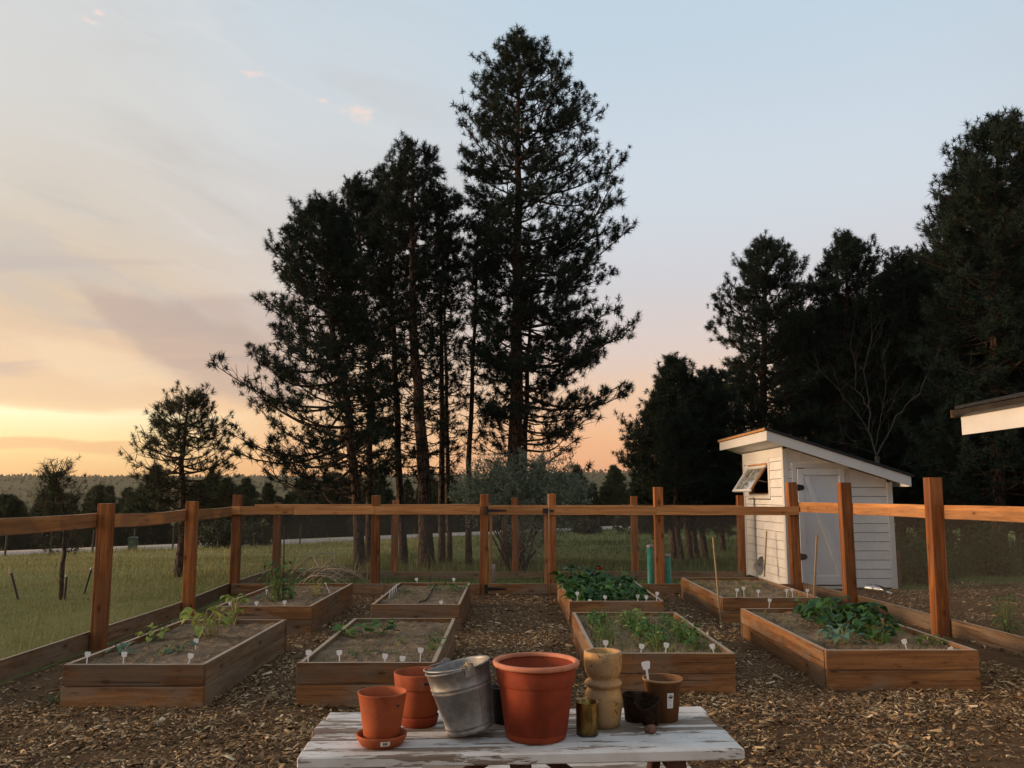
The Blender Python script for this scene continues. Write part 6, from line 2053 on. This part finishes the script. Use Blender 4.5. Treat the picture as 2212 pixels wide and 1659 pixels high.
mb.build('dry_tendril', M['leaf_brown'], t)
plant('leafy_plant', 'yellowish small bush at the back right of the staked vine bed', soilpt('C', 684, 1288), 16, 26, 'oval', ['leaf_lime', 'leaf', 'leaf_brown'], (0.05, 0.09), (0.06, 0.27), 0.16, 'palestem', 0.0)
plant('leafy_plant', 'low lime tuft at the foot of the staked vine', soilpt('C', 590, 1300), 17, 16, 'narrow', 'leaf_lime', (0.05, 0.09), (0.02, 0.09), 0.14, 'stem', 0.1)
# bed D
plant('leafy_plant', 'sprawling green clump at the back of the hose bed', soilpt('D', 975, 1278), 18, 26, 'oval', ['leaf', 'leaf_dark'], (0.06, 0.10), (0.03, 0.12), 0.24, 'stem', 0.1, cluster=[(-0.12, 0), (0.1, 0.05), (0, 0)])
plant('leafy_plant', 'flat dull weed at the left of the hose bed', soilpt('D', 870, 1280), 19, 20, 'narrow', ['leaf_dark', 'leaf_brown'], (0.05, 0.09), (0.01, 0.05), 0.2, 'stem', 0.1)
a = [soilpt('D', u, v) for u, v in ((905, 1303), (918, 1300), (928, 1290), (932, 1278), (936, 1270), (945, 1264))]
t = thing('drip_hose', 'dark hose snaking across the bare back bed', 'hose', a[0])
mb = MB(); mb.tube([p - a[0] + Vector((0, 0, 0.016)) for p in a], 0.012, 8); mb.build('tube', M['hose'], t, smooth=True)

# bed E: packed greens
rg = random.Random(21)
x0, x1, y0, y1, h = BEDS['E']
src = plant('lettuce', 'leafy green lettuce crowding the bed right of the gate', (x0 + 0.2, y0 + 0.3, SOIL['E']), 30, 16, 'broad', ['leaf', 'leaf', 'leaf_dark'], (0.09, 0.15), (0.02, 0.11), 0.14, 'stem', 0.25, 'lettuces in the bed right of the gate')
src2 = plant('lettuce', 'leafy green lettuce crowding the bed right of the gate', (x0 + 0.5, y0 + 0.3, SOIL['E']), 31, 18, 'broad', ['leaf_dark', 'leaf_dark', 'leaf'], (0.08, 0.14), (0.03, 0.13), 0.15, 'stem', 0.15, 'lettuces in the bed right of the gate')
for j in range(9):
    for i in range(4):
        x = x0 + 0.19 + i * 0.205 + rg.uniform(-0.04, 0.04); y = y0 + 0.28 + j * 0.31 + rg.uniform(-0.05, 0.05)
        if i == 3 and (j > 5 or j == 0): x += 0.10
        if j == 0 and i in (0, 1):
            (src if i == 0 else src2).matrix_basis = Matrix.Translation((x, y, SOIL['E'])); continue
        copy_thing((src, src2)[rg.randint(0, 1)], Matrix.Translation((x, y, SOIL['E'])) @ Matrix.Rotation(rg.uniform(0, 6.28), 4, 'Z') @ Matrix.Scale(rg.uniform(0.8, 1.2) * (1.2 if j > 5 else 1), 4))
for j in range(8):
    y = y0 + 0.35 + j * 0.33
    x = x1 - 0.22 + rg.uniform(-0.05, 0.04)
    copy_thing(src, Matrix.Translation((x, y, SOIL['E'])) @ Matrix.Rotation(rg.uniform(0, 6.28), 4, 'Z') @ Matrix.Scale(rg.uniform(0.6, 0.9), 4))
plant('kale', 'dark blue-green kale standing above the lettuces at the back', (x0 + 0.40, y1 - 0.35, SOIL['E']), 33, 22, 'broad', ['leaf_dark', 'leaf_blue', 'leaf_dark'], (0.10, 0.15), (0.08, 0.28), 0.22, 'stem', 0.1)

# bed F: three rows
x0, x1, y0, y1, h = BEDS['F']
proto = []
for j in range(3):
    proto.append(plant('row_seedling', 'seedling', (0, 0, 0), 40 + j, 20, ('oval', 'narrow', 'broad')[j], [['leaf', 'leaf_lime'], ['leaf', 'leaf_dark'], ['leaf', 'leaf']][j], (0.045, 0.085), (0.02, 0.14), 0.10, 'stem', 0.15))
used = set()
for ri, (xa, lab) in enumerate(((0.22, 'green seedling in the row nearest the path, three rows bed'), (0.62, 'green seedling in the middle of the three rows'), (1.04, 'green seedling in the row by the right board, three rows bed'))):
    for j in range(11):
        y = y0 + 0.42 + j * 0.185 + rg.uniform(-0.05, 0.05)
        if ri == 0 and j in (0, 1): continue
        x = x0 + xa + rg.uniform(-0.04, 0.04) + (0.07 if ri == 1 and j < 4 else 0)
        q = rg.randint(0, 2)
        Mx = Matrix.Translation((x, y, SOIL['F'])) @ Matrix.Rotation(rg.uniform(0, 6.28), 4, 'Z') @ Matrix.Scale(rg.uniform(0.6, 1.05) * (1.3 if ri == 1 else 1.0), 4)
        if q not in used:
            used.add(q); proto[q].matrix_basis = Mx; tag(proto[q], lab, None, 'seedlings in three rows')
        else:
            copy_thing(proto[q], Mx, lab, 'seedlings in three rows')


def weeds(name, label, k, n, seed, hmax=0.10, mat='grass', area=None):
    r = np.random.RandomState(seed)
    x0, x1, y0, y1, h = BEDS[k]
    if area: x0, x1, y0, y1 = area
    X = r.uniform(x0 + 0.07, x1 - 0.07, n); Y = r.uniform(y0 + 0.07, y1 - 0.07, n)
    pt = np.array([mnoise.noise((x * 3, y * 3, seed)) for x, y in zip(X, Y)])
    kp = r.rand(n) < np.clip(0.4 + pt * 1.4, 0.02, 1)
    X, Y = X[kp], Y[kp]; n = len(X)
    P = np.stack([X, Y, np.full(n, SOIL[k])], 1)
    hh = r.uniform(0.02, hmax, n); a = r.uniform(0, 6.28, n); l = r.uniform(0, 1.2, n) * hh; w_ = r.uniform(0.003, 0.007, n)
    sd = np.stack([np.cos(a) * w_, np.sin(a) * w_, 0 * a], 1)
    tp = P + np.stack([np.sin(a) * l, np.cos(a) * l, hh], 1)
    o = link(name, tri_mesh(name, np.stack([P - sd, P + sd, tp], 1), M[mat], attr=np.clip(r.normal(0.35, 0.25, n), 0, 1)))
    return tag(o, label, kind='stuff')


weeds('weed_seedlings', 'thin grassy seedlings and straw between the three green rows', 'F', 2600, 5, 0.13)
weeds('weed_seedlings', 'sparse sprouts over the bed before the shed', 'G', 1300, 6, 0.10)
weeds('weed_seedlings', 'sparse sprouts over the dark bushy bed', 'H', 900, 7, 0.07)
weeds('weed_seedlings', 'sparse sprouts and straw over the squash bed', 'B', 700, 8, 0.04)
weeds('weed_seedlings', 'sparse sprouts over the hose bed', 'D', 500, 9, 0.04)
# bed H
big = [(1768, 1345, 0.95), (1800, 1362, 1.1), (1838, 1362, 1.15), (1868, 1372, 1.0), (1790, 1328, 0.85), (1740, 1325, 0.6), (1895, 1385, 0.8)]
for j, (u, v, s_) in enumerate(big):
    lab = ['second dark bushy plant from the path side, front right bed', 'tallest dark bushy plant at the middle of the front right bed', 'dark bushy plant right behind the pale blue-green one', 'dark bushy plant second from the front marker', 'dark bushy plant at the back of the leafy clump', 'smallest dark sprout at the back edge of the leafy clump', 'dark bushy plant nearest the front marker'][j]
    t = plant('bushy_plant', lab, soilpt('H', u, v), 60 + j, 26, 'broad', ['leaf_dark', 'leaf_dark', 'leaf'], (0.10 * s_, 0.16 * s_), (0.05, 0.26 * s_), 0.22 * s_, 'stem', 0.05, 'dark bushy plants in the front right bed', stem_r=0.005)
plant('cabbage_plant', 'pale blue-green plant in front of the dark bushy ones', soilpt('H', 1822, 1393), 70, 18, 'broad', ['leaf_blue'], (0.08, 0.13), (0.03, 0.17), 0.17, 'palestem', 0.05)
for j, (u, v, hgt_, lab) in enumerate(((1908, 1392, 0.10, 'yellow-green seedling left of the front marker, dark bushy bed'), (1925, 1375, 0.2, 'upright thin seedling behind the front marker, dark bushy bed'), (1985, 1392, 0.13, 'seedling right of the front marker, dark bushy bed'), (2015, 1394, 0.10, 'second seedling right of the front marker, dark bushy bed'), (2042, 1393, 0.08, 'seedling in the right front corner of the dark bushy bed'))):
    plant('seedling', lab, soilpt('H', u, v), 80 + j, 16, 'narrow', ['leaf', 'leaf_lime', 'leaf_dark'], (0.04, 0.07), (0.02, hgt_), 0.06, 'stem', 0.2)
plant('leafy_plant', 'small weed at the left corner foot of the front left bed', (-3.95, 7.55, 0.01), 90, 16, 'narrow', ['leaf_dark', 'leaf'], (0.05, 0.10), (0.01, 0.07), 0.13, 'stem', 0.1)
p = onz(2176, 1390, 0.0)
plant('weed_bush', 'tall green weed outside the right fence', (p.x, p.y, 0), 91, 110, 'oval', ['leaf', 'leaf_dark', 'leaf'], (0.05, 0.09), (0.04, 0.58), 0.15, 'stem', 0.1, stem_r=0.004)
# red bloom
p = onz(1297, 1262, 0.05)
Y_ = 15.1
b0 = Vector((at(1297, 1230, Y_).x, Y_, 0.0)); e = at(1296, 1231, Y_) - b0
t = thing('red_flower', 'single red bloom above the back of the leafy greens', 'flower', b0)
mb = MB(); mb.tube([(0, 0, 0), (0.02, 0, e.z * 0.5), e], 0.006, 6); mb.build('stem', M['stem'], t)
pm_ = leaf_oval(0.9, -0.3, 0.3, 0.05, 3).mesh('petal', M['red'], True)
for i in range(16):
    link('petal', pm_, t, Matrix.Translation(e) @ Matrix.Rotation(i * 2.4, 4, 'Z') @ Matrix.Rotation(R(-75 + i * 6), 4, 'Y') @ Matrix.Scale(0.055 + 0.001 * i, 4))

# ------------------------------------------------------------------ brush pile, bare tree, silver shrub
def twig(mb, r, p, d, L_, rad, depth, up=0.1, wob=0.35, seg=6, fork=3):
    pts, dd = [Vector(p)], Vector(d).normalized()
    for i in range(seg):
        dd = (dd + Vector((r.uniform(-1, 1), r.uniform(-1, 1), r.uniform(-1, 1) + up)) * wob * 0.5).normalized()
        pts.append(pts[-1] + dd * L_ / seg)
    mb.tube(pts, [rad * (1 - 0.65 * i / seg) for i in range(seg + 1)], 6 if rad > 0.02 else 4, cap=False)
    if depth > 0:
        for k in range(fork):
            i = r.randint(1, seg)
            d2 = ((pts[i] - pts[i - 1]).normalized() + Vector((r.uniform(-1, 1), r.uniform(-1, 1), r.uniform(-0.5, 1))) * 0.85).normalized()
            twig(mb, r, pts[i], d2, L_ * r.uniform(0.4, 0.7), rad * (1 - 0.65 * i / seg) * 0.75, depth - 1, up, wob, seg, fork)


p = at(690, 1255, 16.6)
t = thing('brush_pile', 'heap of bleached arching branches behind the back left bed', 'brush pile', (p.x, 16.6, 0))
r_ = random.Random(12)
for j in range(10):
    mb = MB()
    a = Vector((r_.uniform(-0.55, -0.1), r_.uniform(-0.3, 0.3), 0.03 + r_.uniform(0, 0.3)))
    pts = [a]
    d = Vector((r_.uniform(0.5, 1), r_.uniform(-0.4, 0.4), r_.uniform(0.4, 1.5))).normalized()
    n_ = 10
    Lb = r_.uniform(0.8, 1.7)
    for q in range(n_):
        d = (d + Vector((0.06, r_.uniform(-.12, .12), -0.16 + r_.uniform(-.1, .1)))).normalized()
        pts.append(pts[-1] + d * Lb / n_)
        if pts[-1].z < 0.015: pts[-1].z = 0.015
    rb = r_.uniform(0.010, 0.018)
    mb.tube(pts, [rb * (1 - 0.07 * q) for q in range(n_ + 1)], 6)
    for q in range(3):
        i = r_.randint(3, n_ - 1)
        twig(mb, r_, pts[i], Vector((r_.uniform(-.2, 1), r_.uniform(-1, 1), r_.uniform(-.3, .8))), r_.uniform(0.2, 0.5), rb * 0.6, 0)
    mb.v = [(x, y, max(z, 0.006)) for x, y, z in mb.v]
    mb.build('branch', M['deadwood'], t, smooth=True)

p = at(1900, 1010, 20.5)
b0 = Vector((p.x, 20.5, gz(p.x, 20.5)))
t = thing('bare_tree', 'leafless grey tree with forked branches behind the shed roof', 'tree', b0)
r_ = random.Random(31)
mb = MB()
f0 = at(1895, 985, 20.5) - b0
mb.tube([(0, 0, -0.2), Vector((f0.x * 0.5, 0.1, f0.z * 0.5)), f0], [0.10, 0.08, 0.06], 8)
for path_, rd in (([(1895, 985), (1880, 930), (1875, 860), (1868, 800), (1885, 720)], 0.030), ([(1895, 985), (1935, 900), (1985, 850), (2020, 780), (2030, 745)], 0.034), ([(1885, 950), (1850, 890), (1800, 830), (1770, 800)], 0.022),
                  ([(1876, 880), (1850, 840), (1848, 790), (1838, 740)], 0.018), ([(1890, 970), (1905, 900), (1915, 830), (1905, 760)], 0.018), ([(1985, 850), (2030, 860), (2060, 880)], 0.012), ([(1895, 985), (1840, 960), (1780, 950)], 0.014)):
    pts = [at(u, v, 20.5 + r_.uniform(-0.25, 0.25)) - b0 for u, v in path_]
    fine = []
    for i in range(len(pts) - 1):
        for q in range(4):
            fine.append(pts[i].lerp(pts[i + 1], q / 4) + Vector((r_.uniform(-.03, .03), r_.uniform(-.03, .03), r_.uniform(-.02, .02))))
    fine.append(pts[-1])
    mb.tube(fine, [rd * 0.5 * (1 - 0.75 * i / len(fine)) + 0.0025 for i in range(len(fine))], 6, cap=False)
    for q in range(9):
        i = r_.randint(2, len(fine) - 1)
        twig(mb, r_, fine[i], (fine[i] - fine[i - 1]).normalized() * 0.6 + Vector((r_.uniform(-1, 1), r_.uniform(-.6, .6), r_.uniform(-.3, .8))), r_.uniform(0.4, 1.0), 0.006, 1, 0.2, 0.4, 5, 2)
mb.build('trunk', M['bare'], t, smooth=True)


def leafy_shrub(name, label, base_, blobs, n, mat, seed, ls=(0.04, 0.075), lw=0.22, stems=10, cat='shrub', group=None):
    """a shrub: sprigs of small leaves spread through overlapping lobes"""
    r = np.random.RandomState(seed)
    t = thing(name, label, cat, base_, 0, group)
    wt = np.array([b_[3] * b_[4] * b_[5] for b_ in blobs]); wt = wt / wt.sum()
    ids = r.choice(len(blobs), n // 9, p=wt)
    Bc = np.array([b_[:3] for b_ in blobs])[ids]; Br = np.array([b_[3:6] for b_ in blobs])[ids]
    U = r.normal(size=(len(ids), 3)); U /= np.linalg.norm(U, axis=1, keepdims=True)
    C = Bc + U * Br * (r.rand(len(ids), 1) ** 0.38) * r.uniform(0.8, 1.28, (len(ids), 1))
    Dv = U * 0.7 + r.normal(size=U.shape) * 0.5 + np.array([0, 0, 0.35]); Dv /= np.linalg.norm(Dv, axis=1, keepdims=True)
    tt = r.uniform(0, 0.22, (len(ids), 9, 1))
    root = C[:, None, :] + Dv[:, None, :] * tt
    dd = Dv[:, None, :] * 0.6 + r.normal(size=(len(ids), 9, 3)) * 0.6; dd /= np.linalg.norm(dd, axis=2, keepdims=True)
    L_ = r.uniform(ls[0], ls[1], (len(ids), 9, 1))
    sd = np.cross(dd, r.normal(size=dd.shape)); sd /= np.linalg.norm(sd, axis=2, keepdims=True) + 1e-9
    sd *= L_ * lw * 0.5
    q = np.stack([root, root + dd * L_ * 0.45 - sd, root + dd * L_, root + dd * L_ * 0.45 + sd], 2).reshape(-1, 4, 3)
    keep = q[:, :, 2].min(axis=1) > 0.0
    me = tri_mesh('foliage', q[keep], M[mat], per=4)
    link('foliage', me, t)
    mb = MB(); rr = random.Random(seed)
    for i in range(stems):
        b_ = blobs[i % len(blobs)]
        e_ = Vector((b_[0] + rr.uniform(-.4, .4) * b_[3], b_[1] + rr.uniform(-.4, .4) * b_[4], b_[2] + rr.uniform(-.2, .5) * b_[5]))
        s0 = Vector((rr.uniform(-.15, .15), rr.uniform(-.1, .1), -0.1))
        mb.tube([s0, s0.lerp(e_, 0.5) + Vector((rr.uniform(-.1, .1), 0, 0.1)), e_], [0.03, 0.02, 0.008], 6)
    mb.build('stem', M['bark'], t, smooth=True)
    return t


b0 = at(1120, 1225, 20.6); b0 = Vector((b0.x, 20.6, gz(b0.x, 20.6)))
def blob(u, v, ru, rv_, dy=0.0, Y=20.6):
    c_ = at(u, v, Y) - b0
    return (c_.x, dy, c_.z, ru / F * Y, 0.6, rv_ / F * Y)
leafy_shrub('silver_shrub', 'bushy silver-leaved shrub behind the gate', b0,
            [blob(1050, 1045, 62, 50), blob(1120, 1030, 70, 45, .2), blob(1190, 1050, 70, 55), blob(1235, 1075, 40, 38, .1), blob(1030, 1090, 45, 40), blob(1140, 1090, 80, 40), blob(1150, 1150, 45, 45, -.1), blob(1010, 1070, 30, 25), blob(1195, 1120, 35, 45)], 27000, 'olive', 5, (0.05, 0.10), 0.26, 16)
for j, (u, v, Y, rr_, lab) in enumerate(((470, 1188, 44, 1.0, 'dark low bush by the road behind the second fence post'), (545, 1180, 50, 1.1, 'dark low bush by the road right of the corner post'), (1265, 1160, 62, 0.7, 'little round bush alone in the meadow below the road'), (1375, 1150, 60, 1.6, 'dark bush spreading in the meadow behind the green tubes'))):
    c_ = at(u, v, Y); b0 = Vector((c_.x, Y, gz(c_.x, Y)))
    leafy_shrub('meadow_bush', lab, b0, [(0, 0, rr_ * 0.6, rr_, rr_, rr_ * 0.7), (rr_ * 0.6, 0, rr_ * 0.45, rr_ * 0.7, rr_ * 0.7, rr_ * 0.5)], 2600, 'needle_far', 20 + j, (0.12 * (Y / 50 + .4), 0.2 * (Y / 50 + .4)), 0.45, 6, 'bush')
c_ = at(2010, 1225, 19.5)
for j, (x, y, rr_, lab) in enumerate(((8.35, 17.6, 0.55, 'leafy green shrub just right of the shed'), (9.6, 19.2, 0.6, 'low green brush at the edge of the mulch, right of the shed'), (11.0, 19.6, 0.7, 'low green brush at the right edge under the pines'))):
    leafy_shrub('green_shrub', lab, (x, y, gz(x, y)), [(0, 0, rr_ * 0.6, rr_, rr_, rr_ * 0.65), (0.4, 0.1, rr_ * 0.4, rr_ * 0.7, rr_ * 0.6, rr_ * 0.45), (-0.2, 0, rr_ * 1.1, rr_ * .5, rr_ * .5, rr_ * .6)], 5200, 'leaf_dark', 50 + j, (0.05, 0.09), 0.4, 8)

# ------------------------------------------------------------------ evening haze
m_ = bpy.data.materials.new('evening_haze')
m_.use_nodes = True
nt = NT(m_.node_tree)
m_.node_tree.nodes.clear()
om = nt.n('ShaderNodeOutputMaterial')
vo = nt.n('ShaderNodeVolumePrincipled', None, Color=(0.97, 0.87, 0.70, 1), Density=0.00014, Anisotropy=0.7)
nt.set(om.inputs['Volume'], vo.outputs[0])
mb = MB(); mb.box((-3600, -900, -32), (3600, 3600, 95))
o = mb.build('haze', m_)
tag(o, 'thin warm evening haze over the valley', kind='stuff')
